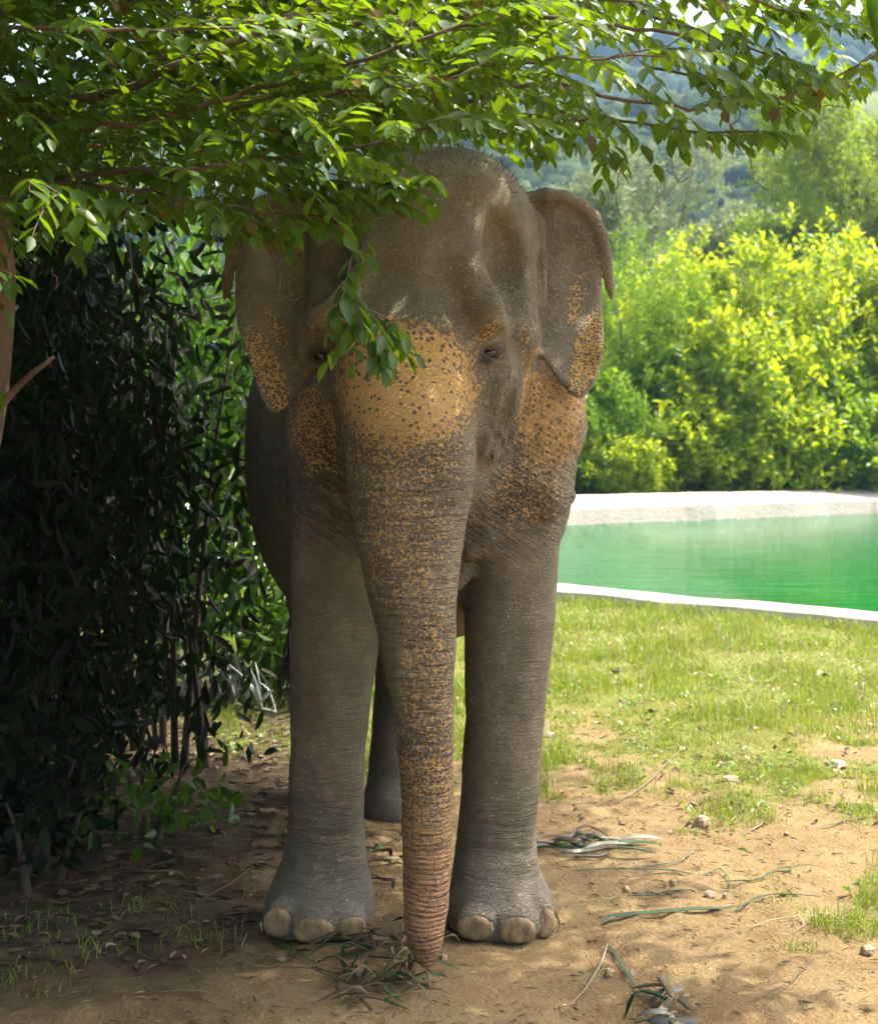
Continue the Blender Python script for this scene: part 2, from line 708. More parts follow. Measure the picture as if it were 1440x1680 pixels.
# ---- forelegs (columns) with the spreading foot
LEG_R = [(640, 805, 952, 5.14, .22), (720, 795, 945, 5.10, .22), (800, 786, 934, 5.05, .205), (900, 768, 917, 5.0, .19), (990, 762, 911, 5.0, .17), (1100, 763, 901, 5.0, .165),
         (1200, 761, 891, 5.0, .16), (1300, 755, 884, 5.0, .155), (1375, 749, 880, 5.0, .155), (1415, 744, 884, 4.98, .175),
         (1450, 738, 897, 4.96, .2), (1480, 734, 908, 4.95, .215), (1512, 735, 909, 4.95, .205)]
LEG_L = [(640, 477, 610, 5.14, .22), (720, 477, 625, 5.10, .22), (800, 481, 645, 5.05, .205), (900, 479, 642, 5.0, .19), (1000, 479, 630, 5.0, .17), (1080, 478, 620, 5.0, .165),
         (1150, 477, 609, 5.0, .16), (1240, 477, 600, 5.0, .155), (1330, 473, 598, 5.0, .155), (1380, 468, 600, 5.0, .16),
         (1415, 460, 604, 4.98, .175), (1450, 446, 610, 4.96, .2), (1480, 436, 613, 4.95, .215), (1512, 433, 612, 4.95, .205)]
for rows in (LEG_R, LEG_L):
    Z, cx_, rx_, cy_, ry_ = zcol(rows)
    Z[-1] = 0.0
    EF.tube('z', Z, cx_, rx_, cy_, ry_, 0.07, p=2.2)

# ---- hind legs
for hx, hy, lean in ((-.16, 6.5, .05), (-.50, 6.78, -.02)):
    EF.tube('z', [0, .06, .2, .5, .75, 1.0, 1.4], [hx, hx, hx, hx + .01, hx + lean * .6, hx + lean, hx + lean],
            [.175, .17, .145, .135, .155, .19, .24], [hy - .03, hy - .03, hy, hy + .06, hy + .03, hy, hy - .03],
            [.19, .185, .15, .145, .18, .25, .32], 0.07)

# ---- skull
HEAD = [(247, 690, 745, 5.03, .05), (256, 655, 775, 5.02, .13), (272, 612, 806, 5.01, .20), (300, 566, 842, 5.0, .27), (332, 534, 866, 5.0, .32), (372, 513, 881, 5.0, .36),
        (430, 504, 887, 5.0, .38), (500, 504, 886, 4.98, .38), (560, 510, 876, 4.95, .36), (620, 522, 861, 4.92, .33), (680, 540, 850, 4.9, .30),
        (740, 565, 826, 4.86, .24), (800, 590, 792, 4.82, .18), (850, 620, 765, 4.78, .10)]
Z, cx_, rx_, cy_, ry_ = zcol(HEAD)
EF.tube('z', Z, cx_, rx_, cy_, ry_, 0.09, p=2.15)
EF.ell(P(640, 345, 4.86), (.15, .2, .17), .12)
EF.ell(P(765, 338, 4.86), (.16, .2, .17), .12)
EF.ell(P(690, 430, 4.76), (.19, .20, .26), .14)

# ---- trunk
TRUNK = [(440, 600, 745, 4.78, .17), (500, 574, 764, 4.73, .21), (560, 557, 768, 4.68, .235), (620, 555, 772, 4.64, .245), (700, 560, 777, 4.58, .235), (765, 569, 781, 4.54, .22),
         (850, 580, 767, 4.49, .19), (950, 596, 752, 4.45, .158), (1050, 621, 747, 4.43, .132), (1150, 641, 745, 4.42, .113),
         (1250, 655, 743, 4.42, .1), (1350, 660, 742, 4.42, .093), (1450, 659, 736, 4.42, .085), (1515, 663, 731, 4.42, .074), (1550, 671, 726, 4.42, .056), (1570, 680, 718, 4.42, .036), (1582, 688, 709, 4.41, .02), (1588, 693, 704, 4.41, .009)]
TZ, tcx, trx, tcy, trY = zcol(TRUNK)
EF.tube('z', TZ, tcx, trx, tcy, trY, 0.045, p=2.2)

# ---- face: brows, cheekbones, hollows of the temples, mouth
EF.chain([P(750, 395, 4.66), P(770, 450, 4.62), P(797, 500, 4.61), P(812, 532, 4.63)], [.05, .05, .044, .032], .10)
EF.chain([P(600, 430, 4.64), P(560, 480, 4.61), P(535, 520, 4.63), P(523, 545, 4.66)], [.05, .05, .046, .034], .10)
EF.ell(P(837, 432, 4.672), (.085, .115, .16), .075, sub=True, rot=Matrix.Rotation(math.radians(-12), 3, 'Y').to_euler())
EF.ell(P(545, 430, 4.645), (.07, .12, .15), .07, sub=True, rot=Matrix.Rotation(math.radians(16), 3, 'Y').to_euler())
EF.ell(P(858, 552, 4.80), (.055, .10, .09), .08)
EF.ell(P(512, 560, 4.82), (.05, .10, .09), .08)
EF.ell(P(826, 640, 4.74), (.055, .09, .12), .08)
EF.ell(P(800, 725, 4.72), (.06, .07, .075), .03)
EF.chain([P(756, 905, 4.9), P(760, 935, 4.88), P(752, 960, 4.87)], [.05, .035, .018], .03)
# eye sockets and lids
EYES = []
for ex, ey, sg in ((806, 580, 1), (524, 585, -1)):
    c, n = EF.hit(ex, ey)
    EYES.append((c, n, sg))
    EF.ell(c + n * .005, (.035, .035, .027), .035, sub=True)
    dn = np.array((sg * -.6, -.2, -.75))
    sd = nrm(np.cross(n, (0, 0, 1)))
    for off, r in ((.019, .0145), (-.020, .012)):
        a = c + np.array((0, 0, 1)) * off * .55
        pts = [a + sd * t * .042 + np.array((0, 0, 1)) * (off * (.8 - 1.3 * t * t) - sg * t * .016 * -1) - n * (.004 + .022 * t * t) for t in (-1, -.5, 0, .5, 1)]
        EF.chain(pts, [r * .6, r, r * 1.1, r, r * .6], .014)
for (ex, ey, sg), (c, n, _) in zip(((806, 580, 1), (524, 585, -1)), EYES):
    for rr, r_ in ((29, .0075), (39, .0075), (50, .0065)):
        for a0, a1 in ((.15, .85), (1.12, 1.85)):
            pts = [EF.hit(ex + rr * math.cos(math.pi * t), ey - rr * .8 * math.sin(math.pi * t), 4.2, 5.2)[0] for t in np.linspace(a0, a1, 8)]
            EF.seam(pts, [.001] + [r_] * 6 + [.001], .009)
# neck folds behind the jaw, chest
EF.chain([P(905, 610, 5.09), P(900, 700, 4.93), P(872, 800, 4.87), P(812, 868, 4.86)], [.10, .11, .10, .06], .10)
EF.chain([P(930, 815, 4.93), P(890, 842, 4.85), P(840, 872, 4.82), P(775, 905, 4.83)], [.03, .045, .04, .03], .05)
EF.chain([P(920, 850, 4.86), P(885, 862, 4.80), P(835, 895, 4.79), P(775, 925, 4.80)], [.008, .016, .016, .012], .03, sub=True)
for q in range(7):
    pts = [EF.hit(932 - 5 * q + (-118 + 4 * q) * t, 735 + 17 * q + (105 - 5 * q) * t ** 1.3, 4.3, 5.4)[0] for t in np.linspace(0, 1, 6)]
    EF.seam(pts, [.002, .008, .0095, .0095, .007, .002], .015, jump=.09)
for q in range(5):
    pts = [EF.hit(486 + 4 * q + 95 * t, 745 + 20 * q + 70 * t, 4.3, 5.4)[0] for t in np.linspace(0, 1, 6)]
    EF.seam(pts, [.002, .005, .006, .006, .004, .002], .012, jump=.09)
EF.chain([P(520, 650, 5.06), P(525, 720, 4.93), P(545, 800, 4.87), P(590, 870, 4.86)], [.08, .09, .08, .05], .10)

# ---- ears
EAR_R = [(850, 340), (874, 318), (905, 320), (940, 330), (968, 350), (985, 388), (992, 440), (993, 500), (992, 548), (986, 590), (970, 632), (950, 658), (932, 651), (914, 630), (897, 604), (880, 580), (862, 550), (845, 450)]
EAR_L = [(560, 345), (520, 318), (470, 316), (425, 335), (396, 368), (381, 420), (376, 480), (383, 528), (401, 572), (418, 612), (434, 652), (448, 677), (466, 681), (486, 660), (503, 630), (516, 598), (545, 560), (570, 450)]


def ear_r(x, z):
    u = np.clip((x - .30) / .27, 0, 1.2)
    return 4.98 + .02 * u + .07 * u * u - .05 * np.exp(-((u - .95) / .2) ** 2) * sstep(2.4, 1.9, z) - .21 * sstep(2.1, 1.68, z) + .012 * np.sin(z * 17 + u * 4)


def ear_l(x, z):
    u = np.clip((-.36 - x) / .32, 0, 1.2)
    return 4.96 + .03 * u + .08 * u * u - .05 * np.exp(-((u - .85) / .25) ** 2) - .19 * sstep(2.1, 1.68, z) + .012 * np.sin(z * 15 - u * 5 + 1)


EF.sheet(xz(EAR_R, 4.92), ear_r, .0185, .03)
EF.sheet(xz(EAR_L, 4.91), ear_l, .0185, .03)
# rolled upper rim of the ears
def on_ear(fun, a, b, dy):
    Y = 4.95
    for _ in range(4):
        q = P(a, b, Y)
        Y = float(fun(q[0], q[2])) + dy
    return P(a, b, Y)


EF.chain([on_ear(ear_r, *q) for q in ((868, 322, -.02), (895, 320, -.02), (925, 325, -.022), (952, 337, -.022), (972, 357, -.022), (984, 385, -.02), (991, 415, -.016), (996, 445, -.008), (1000, 470, 0), (1003, 490, .004))],
         [.018, .024, .025, .025, .024, .022, .020, .017, .014, .008], .022)
EF.chain([on_ear(ear_l, *q) for q in ((520, 320, -.02), (470, 318, -.022), (425, 337, -.022), (397, 368, -.022), (382, 415, -.018), (374, 455, -.008), (369, 488, 0))],
         [.02, .025, .026, .025, .021, .017, .009], .022)
# folds where the ear joins the neck
for q in range(4):
    EF.chain([P(876 + q * 5, 345 + q * 6, 4.93), P(884 + q * 3, 420, 4.88), P(884 + q * 2, 500, 4.88), P(878, 560 - q * 4, 4.88)], [.008, .013, .012, .007], .012)

# deep cross folds of the trunk
gt = np.random.default_rng(3)
row = 752.0
while row < 1230:
    xl, xr = np.interp(row, [r_[0] for r_ in TRUNK], [r_[1] for r_ in TRUNK]), np.interp(row, [r_[0] for r_ in TRUNK], [r_[2] for r_ in TRUNK])
    a0, a1 = gt.uniform(.02, .45), gt.uniform(.7, .985)
    pts = [EF.hit(xl + (xr - xl) * t, row - 12 * (2 * t - 1) ** 2 + 2.5 * math.sin(t * 9 + row), 4.0, 5.0)[0] for t in np.linspace(a0, a1, 8)]
    r_ = gt.uniform(.003, .006)
    EF.seam(pts, [.001, r_, r_, r_, r_, r_, r_ * 1.2, .002], .010)
    row += gt.uniform(10, 19)
# folds of loose skin on the side of the face, below and behind the eye
for q in range(6):
    pts = [EF.hit(832 + 9 * q - 46 * t ** 1.6 + 4 * math.sin(q * 2 + t * 4), 596 + 2 * q + (195 - 9 * q) * t, 4.3, 5.3)[0] for t in np.linspace(0, 1, 8)]
    EF.seam(pts, [.002, .006, .0085, .009, .009, .008, .006, .002], .014)
for q in range(4):
    pts = [EF.hit(520 + 7 * q + 22 * t, 615 + 3 * q + 150 * t, 4.3, 5.3)[0] for t in np.linspace(0, 1, 7)]
    EF.seam(pts, [.002, .006, .008, .009, .008, .006, .002], .014)
for q in range(3):
    pts = [EF.hit(790 + 7 * q + 26 * math.sin(t * 2.6), 690 + 80 * t + 4 * q, 4.3, 5.3)[0] for t in np.linspace(0, 1, 7)]
    EF.seam(pts, [.002, .005, .006, .006, .006, .005, .002], .010)
# ---- toes: pads under the nails
NAILS = [(456, 1517, 25, 26), (514, 1529, 33, 23), (576, 1526, 27, 21), (779, 1525, 31, 22), (849, 1529, 31, 24), (896, 1517, 17, 26)]
for nx, ny, rx, rz in NAILS:
    c, n = EF.hit(nx, ny - 6, 4.3, 5.3)
    EF.ell(c - n * .018 + np.array((0, 0, .008)), (rx * .00195 + .008, .05, rz * .00195 + .014), .03)
for nx, ny, rx, rz in NAILS:
    pts = []
    for t in np.linspace(-.15, 1.15, 8):
        a_ = math.pi * t
        c, n = EF.hit(nx + (rx + 3) * math.cos(a_), ny - (rz + 3) * math.sin(a_) * .95, 4.3, 5.3)
        pts.append(c + n * .001)
    EF.seam(pts, [.005] + [.0085] * 6 + [.005], .012, sub=False)
    pts = []
    for t in np.linspace(-.2, 1.2, 10):
        a_ = math.pi * t
        c, n = EF.hit(nx + (rx - 1) * math.cos(a_), ny - (rz - 1) * math.sin(a_) * .95, 4.3, 5.3)
        pts.append(c + n * .002)
    EF.seam(pts, [.0045] * 10, .008)
for gx, gy in ((484, 1520), (546, 1528), (813, 1524), (877, 1520)):
    c, n = EF.hit(gx, gy - 8, 4.3, 5.3)
    EF.chain([c + np.array((0, -.004, -.04)), c + np.array((0, -.002, .025))], [.009, .004], .02, sub=True)
# creases round the wrists
for legx0, legx1, rows in ((480, 598, (1368, 1383, 1396, 1408)), (756, 880, (1352, 1370, 1386, 1400))):
    for r_i, ry in enumerate(rows):
        pts = []
        for t in np.linspace(0.08, 0.92, 8):
            c, n = EF.hit(legx0 + (legx1 - legx0) * t, ry + 5 * math.sin(t * 3.1 + r_i) + 2 * math.sin(t * 11 + r_i * 2), 4.3, 5.3)
            pts.append(c + n * .003)
        EF.chain(pts, [.003] + [.0062] * 6 + [.003], .014, sub=True)

EV, EQ = EF.nets()
# smooth
ed = np.concatenate([EQ[:, [0, 1]], EQ[:, [1, 2]], EQ[:, [2, 3]], EQ[:, [3, 0]]])
for it in range(2):
    cnt = np.bincount(ed[:, 0], minlength=len(EV)).astype(float)
    for a in range(1):
        S_ = np.stack([np.bincount(ed[:, 0], weights=EV[ed[:, 1], k], minlength=len(EV)) for k in range(3)], 1)
    EV = np.where(cnt[:, None] > 0, EV * 0.5 + 0.5 * S_ / np.maximum(cnt, 1)[:, None], EV)
EN = EF.grad(EV)
# soft unevenness of the hide
EV = EV + EN * (fbm(EV[:, 0] * 9 + EV[:, 1] * 7, EV[:, 2] * 9, 3, 3) * .006)[:, None]
px, py = proj(EV)
front = EV[:, 1]


def blob(cx, cz, rx, rz, soft=0.5, ang=0):
    ca, sa = math.cos(math.radians(ang)), math.sin(math.radians(ang))
    u, v = px - cx, py - cz
    u, v = u * ca + v * sa, -u * sa + v * ca
    r = np.sqrt((u / rx) ** 2 + (v / rz) ** 2)
    return 1 - sstep(1 - soft, 1 + soft, r)


# nearness to the trunk decides between face and what is behind it
tz = EV[:, 2]
tcxz, trxz, tcyz, tryz = (pchip(TZ[::-1], a[::-1], tz) for a in (tcx, trx, tcy, trY))
on_trunk = 1 - sstep(1.05, 1.22, np.sqrt(((EV[:, 0] - tcxz) / trxz) ** 2 + ((EV[:, 1] - tcyz) / tryz) ** 2))
on_trunk *= sstep(P(0, 480, 4.5)[2], P(0, 580, 4.5)[2], tz)
ear_m = ((px > 872) & (np.abs(front - ear_r(EV[:, 0], tz)) < .03) | (px < 510) & (np.abs(front - ear_l(EV[:, 0], tz)) < .03)) & (py < np.where(px > 700, 664, 688)) & (py > 300)
shoulder = (front > 4.72) & (py > 560) & (py < 980) & (tz > 1.2) & ~ear_m
pink = np.zeros(len(EV))
pink = np.maximum(pink, on_trunk * blob(664, 632, 128, 118, .38) * 1.0)
pink = np.maximum(pink, blob(664, 632, 120, 112, .36) * (front < 4.72) * 1.0)
pink = np.maximum(pink, on_trunk * blob(664, 745, 118, 75, .5) * .62)
pink = np.maximum(pink, on_trunk * blob(660, 870, 105, 160, .6) * .58)
pink = np.maximum(pink, on_trunk * blob(706, 1180, 58, 330, .6) * .60)
pink = np.maximum(pink, on_trunk * sstep(1100, 1280, py) * .72)
tip = on_trunk * sstep(1260, 1480, py)
pink = np.maximum(pink, tip * .72)
pink = np.maximum(pink, ear_m * np.maximum(blob(962, 582, 25, 78, .45, 14) * .9, blob(944, 495, 13, 46, .5, 8) * .72))
pink = np.maximum(pink, ear_m * np.maximum(blob(440, 610, 25, 90, .45, -24) * .82, blob(458, 545, 16, 52, .5, -28) * .6))
pink = np.maximum(pink, ear_m * blob(395, 500, 14, 60, .6) * .35)
sh = shoulder & (on_trunk < .3)
pink = np.maximum(pink, sh * (px > 840) * blob(905, 665, 62, 125, .4, 8) * .92)
pink = np.maximum(pink, sh * (px > 800) * blob(865, 800, 78, 70, .6, -35) * .62)
pink = np.maximum(pink, sh * (px < 580) * blob(515, 705, 42, 92, .4, -12) * .78)
pink = np.maximum(pink, blob(802, 545, 12, 30, .6, 38) * .62 * (front < 4.9))
pink = np.maximum(pink, blob(862, 555, 9, 42, .6) * .6 * (front < 4.95))
pink = np.maximum(pink, blob(775, 590, 12, 50, .6, 10) * .5 * (front < 4.7))
pink = np.maximum(pink, blob(512, 548, 8, 34, .6) * .45)
spot_small = np.clip(1 - blob(664, 622, 118, 96, .3) * (front < 4.8), 0, 1) * (1 - .6 * np.clip(blob(905, 670, 60, 120, .4) * sh, 0, 1))
ring = tz
ringw = on_trunk * sstep(640, 800, py)
legz = (1 - sstep(.9, 1.3, tz)) * (on_trunk < .5)
wh = np.clip(legz * (1 - sstep(.30, .50, tz)) * sstep(.13, .24, tz) + .45 * legz, 0, 1)
wv = np.clip(blob(885, 470, 22, 190, .5) + blob(838, 690, 45, 130, .4) + blob(530, 660, 30, 120, .5), 0, 1) * (front > 4.55) * (on_trunk < .4)
wd = np.clip((sh & (py > 640)) * sstep(640, 790, py) * (1 - sstep(840, 960, py)), 0, 1)
dust = np.clip(ear_m * .35 + (1 - sstep(.05, .34, tz)) * .8 + .18 * sstep(1.9, 2.5, tz), 0, 1)

lid = np.clip(blob(806, 580, 22, 15, .5, -25) + blob(524, 585, 22, 15, .5, 25), 0, 1) * (front < 5.0)
ele = thing('elephant', (-.05, 5.0, 0), 'adult elephant with pink speckled face, ears and trunk standing under the leafy branch', 'elephant')
k = NT('elephant_skin')
oc = k.obj()
a_pink, a_small, a_ring, a_rw = k.attr('pink'), k.attr('spot_small'), k.attr('ring'), k.attr('ringw')
a_wh, a_wv, a_wd, a_dust, a_tip = k.attr('wh'), k.attr('wv'), k.attr('wd'), k.attr('dust'), k.attr('tip')
n_big = k.noise(oc, 5, 5, .6)
n_mid = k.noise(oc, 28, 5, .65)
n_fine = k.noise(oc, 160, 4, .6)
warp = k.node('ShaderNodeTexNoise')
k.put(warp.inputs['Vector'], oc)
warp.inputs['Scale'].default_value = 30
wv_ = k.vmath('MULTIPLY', k.vmath('SUBTRACT', warp.outputs[1], (.5, .5, .5)), (.018, .018, .018))
ocw = k.vmath('ADD', oc, wv_)
v1 = k.voro(ocw, 50, rnd=.95)
v2 = k.voro(k.vmath('MULTIPLY', ocw, (1, 1, 1.15)), 100, rnd=.95)
pk = k.math('ADD', a_pink, k.math('ADD', k.math('MULTIPLY', k.math('SUBTRACT', n_mid, .5), .34), k.math('MULTIPLY', k.math('SUBTRACT', n_big, .5), .25)))
thr = k.math('SUBTRACT', 1.02, k.math('MULTIPLY', pk, .71))
s1 = k.rng(k.math('SUBTRACT', v1, k.math('SUBTRACT', thr, .02)), -.08, .08, 1, 0, True)
s2 = k.rng(k.math('SUBTRACT', v2, k.math('ADD', thr, .02)), -.14, .14, 1, 0, True)
grey_m = k.math('ADD', k.math('MULTIPLY', s1, k.math('SUBTRACT', 1, a_small)), k.math('MULTIPLY', s2, a_small))
grey_m = k.math('MULTIPLY', grey_m, k.math('SUBTRACT', 1, k.math('MULTIPLY', a_tip, k.rng(k.noise(oc, 42, 2), .48, .58, .92, .2, True))))
gate = k.rng(a_pink, .10, .30, 1, 0, True)
grey_m = k.math('MAXIMUM', grey_m, gate)
grey_m = k.math('MAXIMUM', grey_m, k.math('MULTIPLY', a_rw, k.math('MULTIPLY', k.rng(n_big, .3, .65, .0, .35), k.math('SUBTRACT', 1, a_tip))))
grey = k.mix(k.rng(n_big, .32, .68), (.178, .150, .091), (.345, .292, .185))
grey = k.mix(k.rng(n_mid, .35, .75, 0, .5), grey, (.12, .10, .07))
grey = k.mix(k.rng(n_fine, .55, .8, 0, .35), grey, (.30, .25, .18))
grey = k.mix(k.math('MULTIPLY', a_dust, k.rng(n_big, .25, .7, .4, 1)), grey, (.32, .275, .21))
pinkc = k.mix(k.rng(n_big, .3, .7), (.66, .385, .12), (.74, .47, .175))
pinkc = k.mix(k.rng(n_fine, .4, .75, 0, .45), pinkc, (.54, .30, .10))
pinkc = k.mix(a_tip, pinkc, (.58, .32, .15))
spotc = k.mix(k.rng(a_pink, .4, .9), grey, (.115, .095, .07))
col = k.mix(grey_m, pinkc, spotc)
# wrinkles: grooves in the direction of the fold
ringv = k.vmath('MULTIPLY', oc, (7, 7, 62))
w_ring = k.noise(ringv, 1.0, 3, .55, .4)
ringf = k.vmath('MULTIPLY', oc, (14, 14, 150))
w_ringf = k.noise(ringf, 1.0, 2, .5, .3)
w_sin = k.math('SINE', k.math('ADD', k.math('MULTIPLY', a_ring, 420), k.math('MULTIPLY', k.noise(oc, 7, 2), 16)))
w_h = k.noise(k.vmath('MULTIPLY', oc, (9, 9, 85)), 1.0, 4, .6, .8)
w_v = k.noise(k.vmath('MULTIPLY', oc, (95, 60, 8)), 1.0, 3, .55, .7)
rot = k.node('ShaderNodeMapping')
k.put(rot.inputs['Vector'], oc)
rot.inputs['Rotation'].default_value = (0, math.radians(-32), 0)
w_d = k.noise(k.vmath('MULTIPLY', rot.outputs[0], (14, 20, 95)), 1.0, 3, .55, .8)
crack = k.rng(k.voro(ocw, 95, 'DISTANCE_TO_EDGE'), 0, .12, 0, 1)
crack2 = k.rng(k.voro(k.vmath('MULTIPLY', ocw, (1, 1, 1.8)), 48, 'DISTANCE_TO_EDGE'), 0, .10, 0, 1)


def groove(x, lo=.36, hi=.56):
    return k.rng(x, lo, hi, 0, 1, True)


hgt = k.math('ADD', k.math('MULTIPLY', crack, .38), k.math('MULTIPLY', crack2, .5))
hgt = k.math('ADD', hgt, k.math('MULTIPLY', n_fine, .5))
hgt = k.math('ADD', hgt, k.math('MULTIPLY', k.noise(oc, 14, 4, .6), 1.6))
ring_sum = k.math('ADD', k.math('MULTIPLY', groove(w_ring), 1.5), k.math('MULTIPLY', groove(w_ringf), .7))
hgt = k.math('ADD', hgt, k.math('MULTIPLY', ring_sum, a_rw))
hgt = k.math('ADD', hgt, k.math('MULTIPLY', k.math('MULTIPLY', w_sin, .55), k.math('MULTIPLY', a_rw, k.rng(a_ring, .25, .75, 1, 0, True))))
hgt = k.math('ADD', hgt, k.math('MULTIPLY', groove(w_h), k.math('MULTIPLY', a_wh, 1.4)))
hgt = k.math('ADD', hgt, k.math('MULTIPLY', groove(w_v), k.math('MULTIPLY', a_wv, .7)))
hgt = k.math('ADD', hgt, k.math('MULTIPLY', groove(w_d), k.math('MULTIPLY', a_wd, 2.1)))
# dirt sits in the grooves
gr = k.math('MULTIPLY', k.math('SUBTRACT', 1, groove(w_ring)), k.math('MULTIPLY', a_rw, .3))
gr = k.math('ADD', gr, k.math('MULTIPLY', k.math('SUBTRACT', 1, groove(w_d)), k.math('MULTIPLY', a_wd, .5)))
gr = k.math('ADD', gr, k.math('MULTIPLY', k.math('SUBTRACT', 1, groove(w_v)), k.math('MULTIPLY', a_wv, .12)), clamp=True)
col = k.mix(gr, col, (.06, .045, .03))
col = k.mix(k.math('MULTIPLY', k.attr('lid'), k.rng(n_mid, .3, .6, .55, .9)), col, (.045, .034, .024))
skin = k.done(k.bsdf(col, .68, .35, k.bump(hgt, .0085)))
ebody = mesh_np('body', EV, EQ.ravel(), np.full(len(EQ), 4), True,
                dict(pink=pink, spot_small=spot_small, ring=ring, ringw=ringw, wh=wh, wv=wv, wd=wd, dust=dust, tip=tip, lid=lid))
link('body', ebody, skin, ele)

# ---- toenails
k = NT('toenail')
oc = k.obj()
n1, n2 = k.noise(k.vmath('MULTIPLY', oc, (1, 1, .35)), 45, 4), k.noise(oc, 14, 3)
c_ = k.mix(k.rng(n2, .3, .7), (.24, .16, .075), (.42, .30, .15))
c_ = k.mix(k.rng(n1, .40, .72, 0, .95), c_, (.10, .068, .04))
n3 = k.noise(oc, 130, 5, .7)
c_ = k.mix(k.rng(n3, .5, .8, 0, .6), c_, (.20, .15, .10))
nail_m = k.done(k.bsdf(c_, .62, .3, k.bump(k.math('ADD', n1, k.math('MULTIPLY', n3, .5)), .005)))
for nx, ny, rx, rz in NAILS:
    c, n = EF.hit(nx, ny, 4.3, 5.3)
    n = nrm(np.array((n[0], n[1], min(n[2], .35))))
    s = nrm(np.cross((0, 0, 1), n))
    u = np.cross(n, s)
    W, H = rx * .00195, rz * .00195
    V, fs = [], []
    NU, NVv = 12, 5
    for j in range(NVv + 1):
        r = j / NVv
        for i in range(NU):
            t = i * 2 * math.pi / NU
            a, b = math.cos(t), math.sin(t)
            if b < 0:
                b *= .9
                a = math.copysign(abs(a) ** .75, a)
            V.append(c + s * W * a * r + u * H * b * r + n * (.0105 * math.sqrt(max(0, 1 - .93 * r ** 4)) - .002))
    for j in range(NVv):
        for i in range(NU):
            q = (i + 1) % NU
            fs.append((j * NU + i, j * NU + q, (j + 1) * NU + q, (j + 1) * NU + i))
    V = [np.array((v[0], v[1], max(v[2], .004 + .004 * math.sin(v[0] * 90)))) for v in V]
    # flange going into the foot
    b0 = len(V)
    for i in range(NU):
        V.append(np.array(V[NVv * NU + i]) - n * .025)
    for i in range(NU):
        q = (i + 1) % NU
        fs.append((NVv * NU + i, NVv * NU + q, b0 + q, b0 + i))
    mb = MB()
    mb.add(V, fs)
    mb.build('toenail', nail_m, ele)

# ---- eyes
k = NT('eye')
eye_m = k.done(k.bsdf((.016, .009, .005), .16, .45))
for c, n, sg in EYES:
    bm_v, bm_f = [], []
    es = nrm(np.cross(n, (0, 0, 1)) * 1.0 + np.array((0, 0, -.35 * sg * np.sign(np.cross(n, (0, 0, 1))[0]) * -1)))
    eu = nrm(np.cross(es, n))
    for j in range(9):
        ph = math.pi * j / 8
        for i in range(14):
            th = 2 * math.pi * i / 14
            bm_v.append(c - n * .016 + es * .034 * math.sin(ph) * math.cos(th) + n * .0225 * math.sin(ph) * math.sin(th) + eu * .0195 * math.cos(ph))
    for j in range(8):
        for i in range(14):
            q = (i + 1) % 14
            bm_f.append((j * 14 + i, (j + 1) * 14 + i, (j + 1) * 14 + q, j * 14 + q))
    mb = MB()
    mb.add(bm_v, bm_f)
    mb.build('eye', eye_m, ele)

# ---- bristles on the crown and thin hairs
k = NT('bristle')
hair_m = k.done(k.bsdf((.025, .018, .012), .5, .4))
mb = MB()
cand = np.where((EV[:, 2] > 2.28) & (np.abs(EV[:, 0]) < .30) & (EN[:, 2] > .25) & (EV[:, 1] < 5.35) & (EV[:, 1] > 4.6))[0]
for i in RNG.choice(cand, 1100, replace=False):
    p, n = EV[i], EN[i]
    L = RNG.uniform(.015, .04)
    d = nrm(n + RNG.normal(0, .28, 3) + np.array((0, -.15, 0)))
    s = nrm(np.cross(d, RNG.normal(0, 1, 3))) * .0009
    q = p + d * L * .6
    e = p + d * L + np.array((0, 0, -.006)) + RNG.normal(0, .004, 3)
    mb.add([p - n * .003 - s, p - n * .003 + s, q + s * .7, q - s * .7, e], [(0, 1, 2, 3), (3, 2, 4)])
mb.build('hair', hair_m, ele, kind='stuff')
# ---- tail hanging behind on the left
mb = MB()
tl = curve_pts([(-.40, 7.2, 1.85), (-.52, 7.3, 1.5), (-.66, 7.26, 1.0), (-.72, 7.2, .62)], 14)
mb.tube(tl, np.linspace(.05, .016, 14), 8)
mb.build('tail', skin, ele)
mb = MB()
for i in range(60):
    a = np.array(tl[-1]) + np.array((0, 0, RNG.uniform(-.02, .14)))
    mb.tube(curve_pts([a, a + np.array((RNG.normal(0, .03), RNG.normal(0, .03), -.16)), a + np.array((RNG.normal(0, .06), RNG.normal(0, .05), -.3))], 4), [.003, .003, .002, .001], 3)
mb.build('tail_hair', hair_m, ele, kind='stuff')
# ================================================================== land
POOL_N0, POOL_N1 = np.array((3.83, 13.05)), np.array((1.29, 15.8))     # outer foot of the near rim
nd = (POOL_N1 - POOL_N0) / np.linalg.norm(POOL_N1 - POOL_N0)
nin = np.array((-nd[1], nd[0]))
nin = nin if nin[1] > 0 else -nin
FAR0, FAR1 = np.array((2.61, 32.0)), np.array((11.35, 38.6))           # waterline of the far wall
fd = (FAR1 - FAR0) / np.linalg.norm(FAR1 - FAR0)
fin = np.array((fd[1], -fd[0]))
NA, NB = POOL_N0 - nd * 8, POOL_N0 + nd * 12
FA, FB = FAR0 - fd * 9, FAR0 + fd * 24


def pool_depth(x, y):
    """>0 inside the pool basin"""
    a = (x - POOL_N0[0]) * nin[0] + (y - POOL_N0[1]) * nin[1]
    b = (x - FAR0[0]) * fin[0] + (y - FAR0[1]) * fin[1]
    return np.minimum(a - .25, b - .1)


